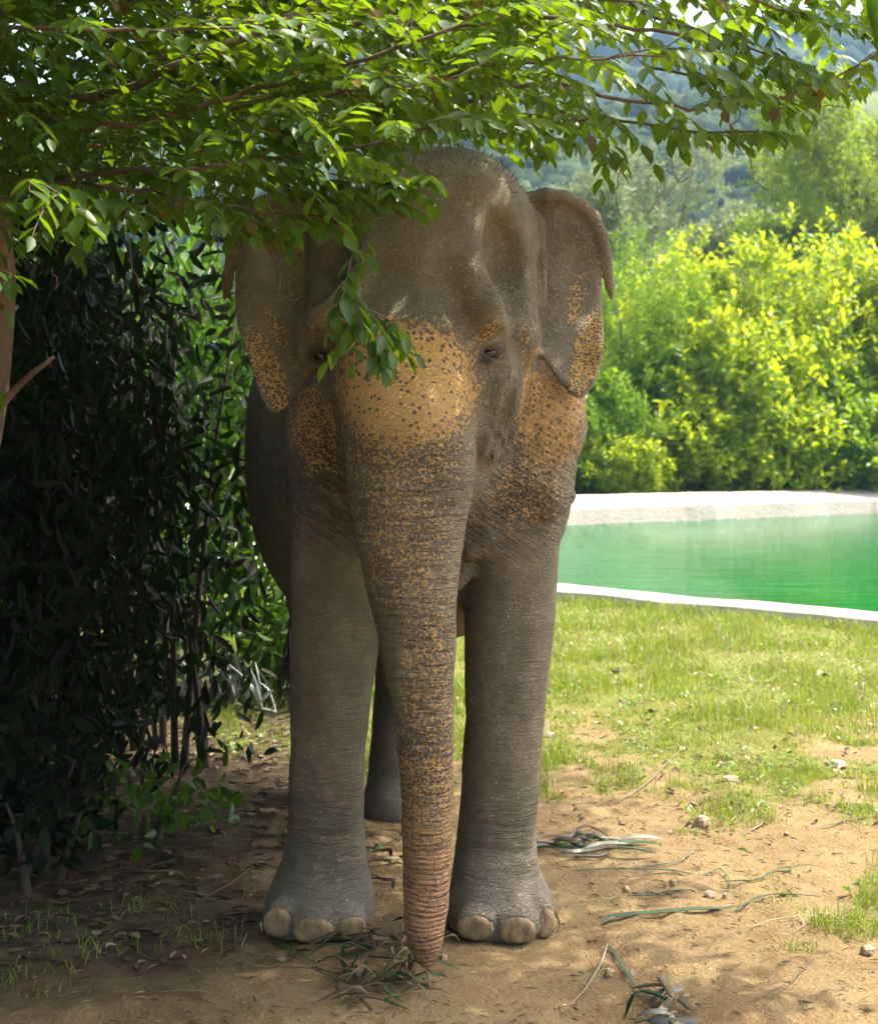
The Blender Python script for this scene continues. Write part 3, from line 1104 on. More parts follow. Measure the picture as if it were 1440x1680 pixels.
def ground_z(x, y):
    z = fbm(x * 1.1, y * 1.1, 21, 3) * .04 + fbm(x * 6, y * 6, 31, 3) * .028
    flat = 1 - np.exp(-(((x + .1) / .75) ** 2 + ((y - 5.6) / 1.5) ** 4))
    z = z * (.25 + .75 * flat)
    z = z - .05 * np.exp(-(((x - .40) / .26) ** 2 + ((y - 4.20) / .16) ** 2))        # trodden hollow in front
    z = z + .055 * np.exp(-(((x - 1.05) / .38) ** 2 + ((y - 4.05) / .22) ** 2))      # bank at the lower right
    z = z + .02 * np.exp(-(((x - .1) / .2) ** 2 + ((y - 4.1) / .2) ** 2))
    pebb = sstep(.12, .34, fbm(x * 14, y * 14, 77, 2)) * .012
    z = z + pebb * (y < 9)
    far = sstep(60, 120, y)
    z = z * (1 - far)
    d = pool_depth(x, y)
    z = np.where(d > 0, -.6, z)
    beyond = (x - FAR0[0]) * fin[0] + (y - FAR0[1]) * fin[1]
    z = np.where(beyond < -.6, .3 + z, z)
    return z


def grass_mask(x, y):
    n = fbm(x * 1.3, y * .9, 41, 3)
    n2 = fbm(x * 4.5, y * 3.5, 51, 3)
    m = sstep(7.2, 9.0, y + n * 2.2 + n2 * .9 - .25 * (x - 1.5)) + .75 * sstep(5.9, 6.9, y + n * .9 + .12 * (x - 1)) * sstep(-.12, .2, n2 + n * .4)
    m = np.clip(m, 0, 1)
    edge = np.exp(-(((x - 1.62) / .34) ** 2 + ((y - 5.15) / .42) ** 2)) * sstep(-.1, .2, n2 + .12)
    m = np.maximum(m, edge)
    left = sstep(-.2, -.9, x) * (1 - sstep(7.0, 8.5, y))
    return m * (1 - left) * (1 - .6 * sstep(-.6, -1.6, x) * (y < 9))


gx = np.concatenate([np.linspace(-260, -12, 22), np.linspace(-11, -2.6, 36), np.arange(-2.5, 3.6, .03), np.linspace(3.7, 14, 40), np.linspace(15, 260, 22)])
gy = np.concatenate([np.linspace(-120, 1, 16), np.linspace(1.2, 3.4, 22), np.arange(3.45, 9.5, .03), np.linspace(9.6, 20, 60), np.linspace(20.5, 60, 60), np.linspace(64, 620, 30)])
X, Y = np.meshgrid(gx, gy, indexing='ij')
Z = ground_z(X, Y)
ni, nj = X.shape
I = np.arange(ni * nj).reshape(ni, nj)
Q = np.stack([I[:-1, :-1], I[1:, :-1], I[1:, 1:], I[:-1, 1:]], -1).reshape(-1, 4)
k = NT('earth')
oc = k.pos()
n1, n2, n3 = k.noise(oc, 1.6, 5, .6), k.noise(oc, 9, 6, .65), k.noise(oc, 70, 5, .7)
soil = k.mix(k.rng(n1, .3, .7), (.200, .138, .062), (.305, .225, .105))
soil = k.mix(k.rng(n2, .42, .7, 0, .75), soil, (.20, .12, .055))
soil = k.mix(k.rng(n3, .5, .78, 0, .5), soil, (.48, .35, .20))
soil = k.mix(k.rng(n3, .22, .42, .6, 0), soil, (.13, .085, .05))
turf = k.mix(k.rng(n2, .3, .7), (.10, .135, .022), (.18, .19, .04))
g_at = k.attr('turf')
col = k.mix(k.math('MULTIPLY', g_at, .8), soil, turf)
leafy = k.attr('mould_shade')  # leaf mould plus shade painted into the left soil
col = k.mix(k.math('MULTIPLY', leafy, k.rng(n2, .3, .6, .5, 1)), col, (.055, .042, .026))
hh = k.math('ADD', k.math('MULTIPLY', n2, 1.0), k.math('MULTIPLY', n3, .6))
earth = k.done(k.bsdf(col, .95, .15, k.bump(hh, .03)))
turf_a = grass_mask(X, Y)
turf_a[Y > 20] = 1
mould_shade = sstep(-.2, -.85, X + fbm(X * 2, Y * 2, 61, 3) * .5) * sstep(3.75, 4.7, Y - .35 * (X + 1) + fbm(X * 3, Y * 3, 62, 2) * .4) * (Y < 12)  # mould under the shrubs, stretched forward to paint the ground's shade darker
gme = mesh_np('ground', np.stack([X, Y, Z], -1).reshape(-1, 3), Q.ravel(), np.full(len(Q), 4), True, dict(turf=turf_a.ravel(), mould_shade=mould_shade.ravel()))
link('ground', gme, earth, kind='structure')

# ------------------------------------------------------------------ pool
pool = thing('pool', (POOL_N1[0], POOL_N1[1], 0), 'pale concrete bathing pool with low near rim and higher far wall around green water', 'pool')
k = NT('pool_concrete')
oc = k.pos()
n1, n2 = k.noise(oc, .9, 5, .6), k.noise(k.vmath('MULTIPLY', oc, (1, 1, 3)), 7, 5, .65)
c_ = k.mix(k.rng(n1, .3, .7), (.46, .39, .33), (.58, .51, .44))
c_ = k.mix(k.rng(n2, .45, .75, 0, .5), c_, (.36, .28, .22))
conc = k.done(k.bsdf(c_, .85, .2, k.bump(n2, .02)))


def extrude(name, a, b, inward, prof, n, mat, parent, wob=.02):
    """profile of (inward offset, height) swept from a to b"""
    V, fs = [], []
    m = len(prof)
    for i in range(n + 1):
        t = i / n
        c = a * (1 - t) + b * t
        for j, (o, z) in enumerate(prof):
            w = wob * float(fbm(i * .45, j * 3.7, 5, 3))
            q = c + inward * (o + w)
            V.append((q[0], q[1], z + (w * .8 if 0 < j < m - 1 else 0)))
    for i in range(n):
        for j in range(m - 1):
            fs.append((i * m + j, (i + 1) * m + j, (i + 1) * m + j + 1, i * m + j + 1))
    mb = MB()
    mb.add(V, fs)
    mb.add([V[j] for j in range(m)], [tuple(range(m))])
    mb.add([V[n * m + j] for j in range(m)], [tuple(range(m - 1, -1, -1))])
    return mb.build(name, mat, parent, smooth=False)


extrude('near_rim', NA, NB, nin, [(0, -.15), (0, .09), (.03, .112), (.52, .112), (.55, .095), (.55, -.6)], 60, conc, pool, .03)
extrude('far_wall', FA, FB, fin, [(-1.7, -.2), (-1.55, .56), (-1.2, .62), (-.08, .41), (0, .36), (.03, -.6)], 70, conc, pool, .045)
# sloping concrete beach at the left end, running down into the water
ra = POOL_N1 + nin * .56 + nd * 1.1
rb = FAR0 + fin * .05 - fd * 1.8
mb = MB()
nn_ = 20
V, fs = [], []
for i in range(nn_ + 1):
    t = i / nn_
    c = ra * (1 - t) + rb * t
    for j, (o, z) in enumerate([(-7, .30), (-2.0, .20), (-.5, .08), (.0, .028), (.9, -.08), (1.2, -.6)]):
        V.append((c[0] + o + .12 * float(fbm(i * .5, 1, 3, 3)), c[1] + o * -.1, z))
for i in range(nn_):
    for j in range(5):
        fs.append((i * 6 + j, i * 6 + j + 1, (i + 1) * 6 + j + 1, (i + 1) * 6 + j))
mb.add(V, fs)
mb.build('beach_slab', conc, pool)

k = NT('pool_water')
oc = k.pos()
w1 = k.noise(k.vmath('MULTIPLY', oc, (.7, 2.6, 1)), 1.6, 4, .6, .6)
w2 = k.noise(k.vmath('MULTIPLY', oc, (1, 3, 1)), 6, 3, .5)
hh = k.math('ADD', k.math('MULTIPLY', w1, 1.0), k.math('MULTIPLY', w2, .3))
sx = k.node('ShaderNodeSeparateXYZ')
k.put(sx.inputs[0], oc)
stir = k.rng(k.math('SUBTRACT', sx.outputs[0], k.math('MULTIPLY', sx.outputs[1], .06)), .2, 2.6, 1, .07, True)
hh = k.math('MULTIPLY', hh, stir)
wcol = k.mix(k.rng(k.noise(oc, .5, 3), .3, .7), (.001, .068, .012), (.0015, .098, .018))
water_m = k.done(k.bsdf(wcol, .025, .16, k.bump(hh, .10), IOR=1.08))
wv4 = [NA + nin * .3, NB + nin * .3, FA + fin * -.02, FB + fin * -.02]
wp = [NA + nin * .3, FB, FA, NB + nin * .3]
wme = mesh_np('water', np.array([(q[0], q[1], .02) for q in wp]), [0, 1, 2, 3], [4], False)
link('water', wme, water_m, kind='structure')

# ------------------------------------------------------------------ hills with woods
k = NT('hill_slope')
oc = k.pos()
n1, n2 = k.noise(oc, .018, 4, .6), k.noise(oc, .12, 5, .6)
c_ = k.mix(k.rng(n1, .4, .6), (.045, .075, .022), (.13, .16, .05))
c_ = k.mix(k.rng(n2, .4, .7, 0, .7), c_, (.03, .05, .018))
hill_m = k.done(k.bsdf(c_, .95, .1))


def hill(name, y0, yc, y1, crest, xr, step, rough, seed):
    xs = np.arange(-xr, xr + step, step)
    ys = np.arange(y0, y1 + step, step)
    X, Y = np.meshgrid(xs, ys, indexing='ij')
    cpx = [c[0] for c in crest]
    cz = [CAM_H + (HY - c[1]) * yc / F_PX for c in crest]
    cxw = [(c - CX) * yc / F_PX for c in cpx]
    H = pchip(cxw, cz, X)
    up = np.clip((Y - y0) / (yc - y0), 0, 1) ** 1.25
    dn = 1 - .35 * np.clip((Y - yc) / (y1 - yc), 0, 1)
    Z = -1 + (H + 1) * up * dn
    Z = Z + fbm(X / 45, Y / 45, seed, 4) * rough * np.clip((Y - y0) / 40, 0, 1)
    ni, nj = X.shape
    I = np.arange(ni * nj).reshape(ni, nj)
    Q = np.stack([I[:-1, :-1], I[1:, :-1], I[1:, 1:], I[:-1, 1:]], -1).reshape(-1, 4)
    me = mesh_np(name, np.stack([X, Y, Z], -1).reshape(-1, 3), Q.ravel(), np.full(len(Q), 4))
    link(name, me, hill_m, kind='structure')
    return X, Y, Z


hA = hill('hill', 110, 240, 300, [(-700, 260), (300, 240), (700, 225), (900, 228), (1100, 200), (1300, 178), (1440, 150), (2400, 120)], 170, 3.0, 5, 5)
hB = hill('hill', 250, 470, 540, [(-900, 190), (300, 150), (700, 118), (1000, 100), (1100, 88), (1250, 66), (1350, 45), (1440, 56), (2300, 100)], 300, 5.0, 9, 9)
# wooded slopes: rounded crowns, far too many to count
ico_v, ico_f = [], []
for j in range(6):
    ph = math.pi * j / 5
    for i in range(8):
        th = 2 * math.pi * i / 8
        ico_v.append((math.sin(ph) * math.cos(th), math.sin(ph) * math.sin(th), math.cos(ph)))
for j in range(5):
    for i in range(8):
        q = (i + 1) % 8
        ico_f.append((j * 8 + i, (j + 1) * 8 + i, (j + 1) * 8 + q, j * 8 + q))
ico_v = np.array(ico_v)
ico_f = np.array(ico_f)
k = NT('wood_crown')
geo = k.node('ShaderNodeNewGeometry')
c_ = k.mix(geo.outputs['Random Per Island'], (.022, .045, .014), (.085, .12, .035))
n = k.noise(k.pos(), .9, 4, .7)
c_ = k.mix(k.rng(n, .35, .7, 0, .8), c_, (.012, .024, .01))
wood_m = k.done(k.bsdf(c_, .95, .1, k.bump(n, .8)))
VV, FF, nv = [], [], 0
for (X, Y, Z), cnt, s0, s1 in ((hA, 2600, 1.7, 4.2), (hB, 2600, 2.5, 6.0)):
    ii = RNG.integers(0, X.size, cnt * 4)
    xx, yy, zz = X.ravel()[ii] + RNG.uniform(-2, 2, len(ii)), Y.ravel()[ii] + RNG.uniform(-2, 2, len(ii)), Z.ravel()[ii]
    qx, qy = proj(np.stack([xx, yy, zz], 1))
    keep = (qx > 100) & (qx < 1700) & (fbm(xx / 30, yy / 30, 15, 3) > -.16) & (Y.ravel()[ii] < Y.max() * .9)
    for x, y, z in list(zip(xx[keep], yy[keep], zz[keep]))[:cnt]:
        r = RNG.uniform(s0, s1)
        v = ico_v * (1 + RNG.uniform(-.3, .3, (len(ico_v), 1))) * np.array((r, r, r * RNG.uniform(.7, 1.1))) + (x, y, z + r * .4)
        VV.append(v)
        FF.append(ico_f + nv)
        nv += len(v)
wme = mesh_np('forest', np.concatenate(VV), np.concatenate(FF).ravel(), np.full(len(FF) * len(ico_f), 4), True)
link('forest', wme, wood_m, kind='stuff')
# ================================================================== shrubs and trees beyond the pool
bark = plain_mat('bark', (.11, .08, .055), (.20, .145, .10), 10, .9, .01, 50, stretch=(1, 1, .25))
bark_dark = plain_mat('bark_dark', (.05, .04, .03), (.10, .075, .05), 10, .9, .008, 50, stretch=(1, 1, .25))
LM_yellow = leaf_mat('leaf_yellow_green', (.12, .25, .010), (.19, .31, .014), (.54, .63, .015), .38, .56, spec=.3)
LM_mid = leaf_mat('leaf_mid_green', (.09, .20, .010), (.17, .28, .014), (.36, .54, .016), .38, .5, spec=.3)
LM_pale = leaf_mat('leaf_pale_green', (.13, .18, .07), (.20, .25, .11), (.28, .36, .12), .5, .4)
LM_fine = leaf_mat('leaf_fine_green', (.10, .24, .012), (.18, .31, .016), (.22, .36, .018), .42, .5, spec=.3)


def crown_foliage(c, r, shoots, per, ll, lw, up=.6, shell=.55, seed=0, lump=.25, z0=None):
    """leafy shoots spread through an uneven ellipsoid volume"""
    g = np.random.default_rng(seed + 100)
    v = nrm(g.normal(0, 1, (shoots * 2, 3)))
    rad = shell + (1 - shell) * g.random(shoots * 2) ** .6
    bumpy = 1 + lump * 2 * fbm(v[:, 0] * 2.3 + v[:, 2] * 1.7 + seed, v[:, 1] * 2.3 - v[:, 2] * 1.3, seed, 3)
    p = np.array(c) + v * np.array(r) * (rad * bumpy)[:, None]
    if z0 is not None:
        p = p[p[:, 2] > z0]
    p = p[:shoots]
    n = len(p)
    out = nrm((p - np.array(c)) / np.array(r))
    sd = nrm(out * (1 - up) + np.array((0, 0, up)) + g.normal(0, .25, (n, 3)))
    L = ll * per * .28
    t = (np.arange(per) + .5) / per
    pos = p[:, None] + sd[:, None] * (L * t)[None, :, None]
    a = nrm(np.cross(sd, g.normal(0, 1, (n, 3))))
    b = np.cross(sd, a)
    th = np.arange(per) * 2.4 + g.random((n, 1)) * 6.28
    rad_d = a[:, None] * np.cos(th)[..., None] + b[:, None] * np.sin(th)[..., None]
    d = nrm(rad_d * .8 + sd[:, None] * .7 + g.normal(0, .2, (n, per, 3)))
    nn = nrm(sd[:, None] * .8 - rad_d * .4 + g.normal(0, .3, (n, per, 3)))
    l = ll * g.uniform(.65, 1.2, (n, per))
    w = lw * g.uniform(.7, 1.2, (n, per))
    return pos.reshape(-1, 3), d.reshape(-1, 3), nn.reshape(-1, 3), l.ravel(), w.ravel()


def shrub(name, label, cat, base, c, r, mat, shoots, per, ll, lw, seed, up=.6, group=None, lump=.25, shell=.5, stems=6, bmat=None, big=False):
    t = thing(name, base, label, cat, group)
    g = np.random.default_rng(seed)
    lf = crown_foliage(c, r, shoots, per, ll, lw, up, shell, seed, lump, base[2] + .05)
    link('crown', leaves_mesh('crown', *lf, big=big), mat, t)
    mb = MB()
    for i in range(stems):
        e = np.array(c) + nrm(g.normal(0, 1, 3)) * np.array(r) * .6
        e[2] = max(e[2], base[2] + r[2] * .5)
        s = np.array(base, float) + np.array((g.normal(0, .12), g.normal(0, .12), -.1))
        m = (s + e) / 2 + np.array((0, 0, r[2] * .15))
        mb.tube(curve_pts([s, m, e], 7), np.linspace(.045, .012, 7) * max(1, r[2] / 2), 6)
    mb.build('stem' if stems > 1 else 'trunk', bmat or bark_dark, t)
    return t


def bush(px, top, Y, wpx, z0, label, mat, seed, ll=.25, lw=.15, n=1500, up=.65, per=6, lump=.42):
    zt = CAM_H + (HY - top) * Y / F_PX
    x = (px - CX) * Y / F_PX
    w = wpx * Y / F_PX / 2
    h = (zt - z0)
    return shrub('shrub', label, 'shrub', (x, Y, z0), (x, Y, z0 + h * .44), (w * 1.25, w, h * .49), mat, n, per, ll, lw, seed, up, 'shrubs growing behind the pool', lump)


bush(1015, 415, 41, 230, .3, 'fine-leaved green shrub beside the elephant ear, behind the far pool wall', LM_fine, 1, .20, .05, 2000, .75, 9)
bush(1135, 412, 43, 200, .3, 'yellow green shrub behind the pool with pointed top left of the tallest one', LM_yellow, 2, n=1700)
bush(1255, 402, 42, 210, .3, 'bright yellow green shrub in the middle of the hedge behind the pool', LM_yellow, 3, n=1800)
bush(1370, 405, 44, 200, .3, 'yellow green shrub behind the pool, just left of the picture edge', LM_yellow, 4, n=1700)
bush(1480, 370, 43, 210, .3, 'tall yellow green shrub cut off by the right picture edge', LM_yellow, 5, n=1700)
bush(1105, 545, 40.0, 150, .35, 'dense mid green shrub low in the hedge above the pool wall', LM_mid, 6, n=1300, up=.5)
bush(1210, 520, 39.5, 170, .35, 'rounded yellow green shrub in front of the hedge above the pool', LM_yellow, 7, n=1500)
bush(1330, 560, 41, 170, .35, 'low shrub with dark gaps between its leaves above the far wall', LM_mid, 8, n=1200, up=.5)
bush(1440, 540, 42, 150, .35, 'yellowish low shrub above the far pool wall at the right edge', LM_yellow, 9, n=1300)
bush(1035, 720, 37.5, 110, .35, 'small light green bush on the edge of the far pool wall', LM_yellow, 10, .16, .08, 700)
bush(955, 600, 39, 110, .3, 'dark green bush seen just right of the elephant shoulder', LM_mid, 11, n=900)
bush(1000, 640, 38.5, 150, .35, 'bright green low shrub right behind the pool wall near the elephant', LM_fine, 13, .19, .06, n=1300)
bush(1160, 640, 38.8, 160, .35, 'low yellow green shrub hugging the far wall below the rounded one', LM_yellow, 14, n=1200)
bush(1390, 660, 40.5, 170, .35, 'low mid green shrub hugging the far wall towards the right edge', LM_mid, 15, n=1200)
bush(1270, 670, 39.5, 140, .35, 'small leafy shrub low above the middle of the far wall', LM_yellow, 16, n=1000)
bush(1080, 425, 48, 260, .3, 'green shrub at the back of the hedge behind the pointed one', LM_yellow, 17, n=1300)
bush(1310, 415, 49, 260, .3, 'shrub at the back of the hedge right of its middle', LM_mid, 18, n=1300)
bush(1200, 600, 41, 220, .3, 'leafy shrub filling the gap in the middle of the hedge', LM_mid, 19, n=1400)
bush(1420, 600, 43, 220, .3, 'leafy shrub filling the hedge below the tall one at right', LM_yellow, 20, n=1400)
bush(1050, 600, 41.5, 220, .3, 'leafy shrub filling the hedge near the elephant', LM_mid, 21, n=1300)
bush(850, 560, 41, 190, .3, 'green shrub mostly hidden behind the elephant body', LM_mid, 12, n=700)


LM_far = leaf_mat('leaf_olive_green', (.10, .18, .018), (.16, .22, .024), (.38, .52, .022), .5, .42, spec=.3)


def far_tree(px, cy_, Y, rpx, rpy, label, mat, seed, n, ll, lw, z0=.3, lump=.3, shell=.35, cat='tree', per=7):
    x, z = (px - CX) * Y / F_PX, CAM_H + (HY - cy_) * Y / F_PX
    rx, rz = rpx * Y / F_PX, rpy * Y / F_PX
    t = thing('tree', (x, Y, z0), label, cat, 'trees standing behind the hedge')
    g = np.random.default_rng(seed)
    parts = []
    for q in range(7):
        o = g.normal(0, .45, 3) * (rx, rx, rz)
        parts.append(crown_foliage((x + o[0], Y + o[1], z + o[2]), (rx * .55, rx * .5, rz * .5), n // 7, per, ll, lw, .4, shell, seed + q, lump))
    lf = tuple(np.concatenate(a) for a in zip(*parts))
    link('crown', leaves_mesh('crown', *lf, big=False), mat, t)
    mb = MB()
    tp = curve_pts([(x, Y, z0 - .2), (x + .15 * rx, Y, (z0 + z) / 2), (x, Y, z + rz * .3)], 9)
    mb.tube(tp, np.linspace(.05, .02, 9) * rz * 1.1, 7)
    for q in range(7):
        s = tp[4 + q % 4]
        e = np.array((x, Y, z)) + g.normal(0, .5, 3) * (rx, rx, rz) + (0, 0, rz * .2)
        mb.tube(curve_pts([s, (s + e) / 2 + (0, 0, .1 * rz), e], 6), np.linspace(.022, .006, 6) * rz, 5)
    mb.build('trunk', bark, t)


far_tree(1400, 305, 62, 135, 125, 'large round green tree behind the hedge at the right edge', LM_far, 21, 2600, .30, .15)
far_tree(1062, 325, 75, 95, 85, 'pale feathery tree with see-through crown right of the elephant ear', LM_pale, 22, 900, .34, .12)
far_tree(1195, 390, 70, 80, 55, 'low pale grey green tree between the feathery tree and the large one', LM_pale, 23, 1000, .32, .14)
far_tree(965, 370, 72, 60, 60, 'small pale tree behind the upper edge of the elephant ear', LM_pale, 24, 700, .32, .13)
far_tree(1300, 405, 66, 60, 45, 'small green tree just above the middle of the hedge', LM_mid, 25, 700, .28, .14)

# ================================================================== dark thicket on the left
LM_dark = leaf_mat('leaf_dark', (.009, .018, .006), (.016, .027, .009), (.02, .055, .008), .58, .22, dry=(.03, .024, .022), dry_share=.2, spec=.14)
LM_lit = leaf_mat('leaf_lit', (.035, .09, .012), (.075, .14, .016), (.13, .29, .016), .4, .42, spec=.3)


def thicket(label, base, c, r, mat, n, ll, lw, seed, singles=0, name='shrub', cat='shrub', stems=5, hang=.62, group='shrubs in the shade on the left'):
    """upright stems with long drooping leaves"""
    t = thing(name, base, label, cat, group)
    g = np.random.default_rng(seed)
    c, r = np.array(c), np.array(r)
    mb = MB()
    for i in range(stems):
        e = c + nrm(g.normal(0, 1, 3)) * r * (.85, .85, .9)
        e[2] = max(e[2], c[2])
        s = np.array(base) + (g.normal(0, .1), g.normal(0, .1), -.08)
        mb.tube(curve_pts([s, (s * .45 + e * .55) + (0, 0, r[2] * .2), e], 8), np.linspace(.022, .005, 8), 5)
    mb.build('stem', bark_dark, t)
    v = g.normal(0, 1, (n, 3))
    v = nrm(v) * (g.random((n, 1)) ** .33)
    bumpy = 1 + .95 * fbm(v[:, 0] * 3 + seed, v[:, 1] * 3 + v[:, 2] * 3, seed, 3)
    p = c + v * r * bumpy[:, None]
    p = p[p[:, 2] > .06]
    m = len(p)
    d = nrm(nrm(v[:m]) * (1 - hang) + np.array((0, 0, -hang)) + g.normal(0, .38, (m, 3)))
    nn = nrm(g.normal(0, 1, (m, 3)) + np.array((0, -.4, .5)))
    l = ll * g.uniform(.55, 1.25, m)
    w = lw * g.uniform(.7, 1.2, m)
    qx, qy = proj(p)
    o = np.argsort(np.where((qx > -20) & (qx < 560) & (qy > 300) & (qy < 1300), p[:, 1], 99))
    a, b = o[:singles], o[singles:]
    if singles:
        leaf_objects(t, mat, p[a], d[a], nn[a], l[a], w[a])
    link('foliage', leaves_mesh('foliage', p[b], d[b], nn[b], l[b], w[b], big=True), mat, t, kind='stuff')
    return t


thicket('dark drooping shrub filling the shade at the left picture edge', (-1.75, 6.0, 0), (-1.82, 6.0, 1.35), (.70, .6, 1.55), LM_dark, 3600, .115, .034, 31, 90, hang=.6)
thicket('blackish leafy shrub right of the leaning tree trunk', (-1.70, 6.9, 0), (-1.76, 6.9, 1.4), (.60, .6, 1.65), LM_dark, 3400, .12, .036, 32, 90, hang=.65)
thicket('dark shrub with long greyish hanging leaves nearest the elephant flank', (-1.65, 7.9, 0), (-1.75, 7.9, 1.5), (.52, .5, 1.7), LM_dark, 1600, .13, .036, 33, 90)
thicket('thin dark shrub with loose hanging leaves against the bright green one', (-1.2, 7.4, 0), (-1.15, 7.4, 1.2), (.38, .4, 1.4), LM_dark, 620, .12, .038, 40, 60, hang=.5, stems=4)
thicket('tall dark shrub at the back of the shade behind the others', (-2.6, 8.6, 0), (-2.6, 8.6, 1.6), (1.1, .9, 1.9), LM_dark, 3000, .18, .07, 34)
thicket('bright green shrub glowing behind the elephant flank', (-1.15, 9.7, 0), (-1.32, 9.7, 1.5), (.78, .7, 1.5), LM_lit, 4400, .13, .042, 35, 60)
thicket('sunlit green shrub seen through gaps in the dark leaves', (-2.4, 12.6, 0), (-2.4, 12.6, 1.6), (1.2, .9, 1.8), LM_lit, 3000, .15, .055, 36)
thicket('low green plant at the foot of the bright shrub by the hind leg', (-.92, 9.3, 0), (-.92, 9.3, .35), (.45, .4, .40), LM_lit, 520, .12, .05, 37, 60, 'plant', 'plant', 4, .3)
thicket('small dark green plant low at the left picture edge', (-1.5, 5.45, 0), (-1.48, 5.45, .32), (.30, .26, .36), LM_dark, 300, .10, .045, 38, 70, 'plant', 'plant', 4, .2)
thicket('creeping dark plant on the shaded soil left of the elephant', (-1.05, 6.0, 0), (-1.1, 6.0, .12), (.42, .35, .18), LM_lit, 220, .07, .035, 39, 60, 'plant', 'plant', 4, .2)

# ================================================================== the overhanging tree
LM_tree = leaf_mat('tree_leaf', (.022, .075, .010), (.065, .135, .012), (.33, .52, .010), .42, .37, dry=(.20, .12, .03), dry_share=.03, spec=.38)
LM_old = leaf_mat('tree_leaf_old', (.10, .10, .03), (.16, .12, .04), (.34, .26, .05), .4, .45)
tree = thing('tree', (-1.62, 4.75, 0), 'leafy tree leaning in from the left with branches hanging over the elephant', 'tree')
mb = MB()
trunk_pts = curve_pts([(-1.68, 4.78, -.08), (-1.60, 4.72, .7), (-1.43, 4.62, 1.45), (-1.37, 4.60, 1.75), (-1.345, 4.60, 2.1), (-1.38, 4.5, 2.5), (-1.45, 4.6, 3.2)], 22)
mb.tube(trunk_pts, np.linspace(.060, .034, 22), 12)
mb.build('trunk', bark, tree)
FO = Foliage()
BR = []


def branch(ctrl, r0, r1, every=.11, L=(.24, .40), nl=(10, 15), ll=.064, lw=.035, rise=.1, droop=.3, hang=.3, both=True, skip=.15, up=(0, -.15, 1), mat=None, out=.75):
    pts = np.array([P(*q) for q in ctrl])
    n = max(8, int(np.linalg.norm(np.diff(pts, axis=0), axis=1).sum() / .06))
    c = curve_pts(pts, n)
    c[1:-1] += RNG.normal(0, .006, (n - 2, 3))
    BR.append((c, r0 * .6, r1 * .7))
    s = np.concatenate(([0], np.cumsum(np.linalg.norm(np.diff(c, axis=0), axis=1))))
    tg = nrm(np.gradient(c, axis=0))
    q = skip * s[-1]
    sg = 1
    while q < s[-1]:
        i = min(np.searchsorted(s, q), n - 1)
        side = nrm(np.cross(tg[i], (0, 0, 1)))
        d = tg[i] * .8 + side * sg * out + np.array((0, 0, rise)) + RNG.normal(0, .22, 3)
        FO.spray(c[i], d, RNG.uniform(*L), int(RNG.integers(*nl)), ll, lw, droop, hang, up)
        q += every * RNG.uniform(.6, 1.4)
        sg = -sg if both else sg
    FO.spray(c[-1], tg[-1], RNG.uniform(*L) * .8, int(RNG.integers(*nl)), ll, lw, droop, hang, up)


# branches named by where they run in the photograph: (column, row, depth)
branch([(-60, 330, 4.4), (60, 300, 4.2), (310, 275, 3.95), (600, 238, 3.8), (690, 205, 3.75)], .016, .005, .085, rise=.35)
branch([(-60, 290, 4.3), (215, 312, 4.0), (330, 335, 3.9), (480, 352, 3.85), (590, 362, 3.8), (655, 325, 3.75)], .017, .004, .12, (.15, .26), (6, 9), rise=.15, droop=.45)
branch([(545, 360, 3.83), (592, 420, 3.8), (575, 470, 3.78), (600, 505, 3.77), (630, 520, 3.77)], .006, .004, .04, (.10, .17), (6, 9), .064, .034, droop=.6, hang=.7, skip=.2)
branch([(585, 490, 3.78), (600, 540, 3.77), (622, 566, 3.76)], .004, .003, .03, (.08, .12), (5, 8), .064, .034, droop=.6, hang=.8, skip=.2)
branch([(-80, 200, 4.6), (150, 160, 4.2), (380, 70, 4.0), (560, -20, 4.0)], .03, .012, .08)
branch([(-80, 120, 4.4), (200, 205, 4.1), (450, 140, 4.0), (700, 62, 3.9), (830, 25, 3.9)], .022, .006, .075, rise=.25)
branch([(-60, 60, 4.0), (130, 46, 3.8), (330, 50, 3.8), (470, 30, 3.8)], .012, .005, .085)
branch([(-90, 400, 4.1), (-10, 330, 3.75), (60, 300, 3.65), (100, 320, 3.6)], .010, .004, .08, (.18, .26), (7, 10), droop=.5, hang=.45)
branch([(-90, 470, 4.0), (-20, 440, 3.7), (20, 450, 3.6)], .008, .003, .08, (.12, .18), (6, 8), droop=.6, hang=.6)
branch([(300, 30, 4.6), (600, 40, 4.4), (800, 20, 4.3), (1000, 40, 4.2), (1150, 60, 4.2), (1250, 105, 4.2)], .02, .006, .085, hang=.5)
branch([(480, 170, 4.2), (700, 130, 4.05), (850, 105, 3.95), (980, 95, 3.9), (1075, 92, 3.9)], .014, .004, .075, rise=.2, hang=.6)
branch([(560, 150, 4.6), (760, 165, 4.4), (900, 140, 4.2), (1050, 165, 4.1), (1140, 176, 4.1), (1215, 176, 4.05), (1330, 142, 4.0), (1432, 92, 4.0)], .016, .004, .075, (.16, .26), (7, 10), hang=.7, droop=.4)
branch([(700, 200, 4.6), (850, 190, 4.4), (1000, 195, 4.3), (1150, 215, 4.25), (1245, 215, 4.2)], .013, .004, .065, (.16, .26), (7, 10), hang=.75, droop=.45)
branch([(640, 215, 4.5), (800, 215, 4.3), (860, 225, 4.25)], .009, .003, .07, (.14, .22), (6, 9), hang=.8, droop=.5)
branch([(900, 170, 4.5), (980, 215, 4.4), (1010, 270, 4.35)], .006, .002, .06, (.12, .18), (6, 8), hang=.85, droop=.6)
branch([(880, -40, 4.3), (1050, 20, 4.2), (1180, 60, 4.1), (1290, 100, 4.1)], .012, .004, .075, (.2, .3), (8, 11), hang=.55)
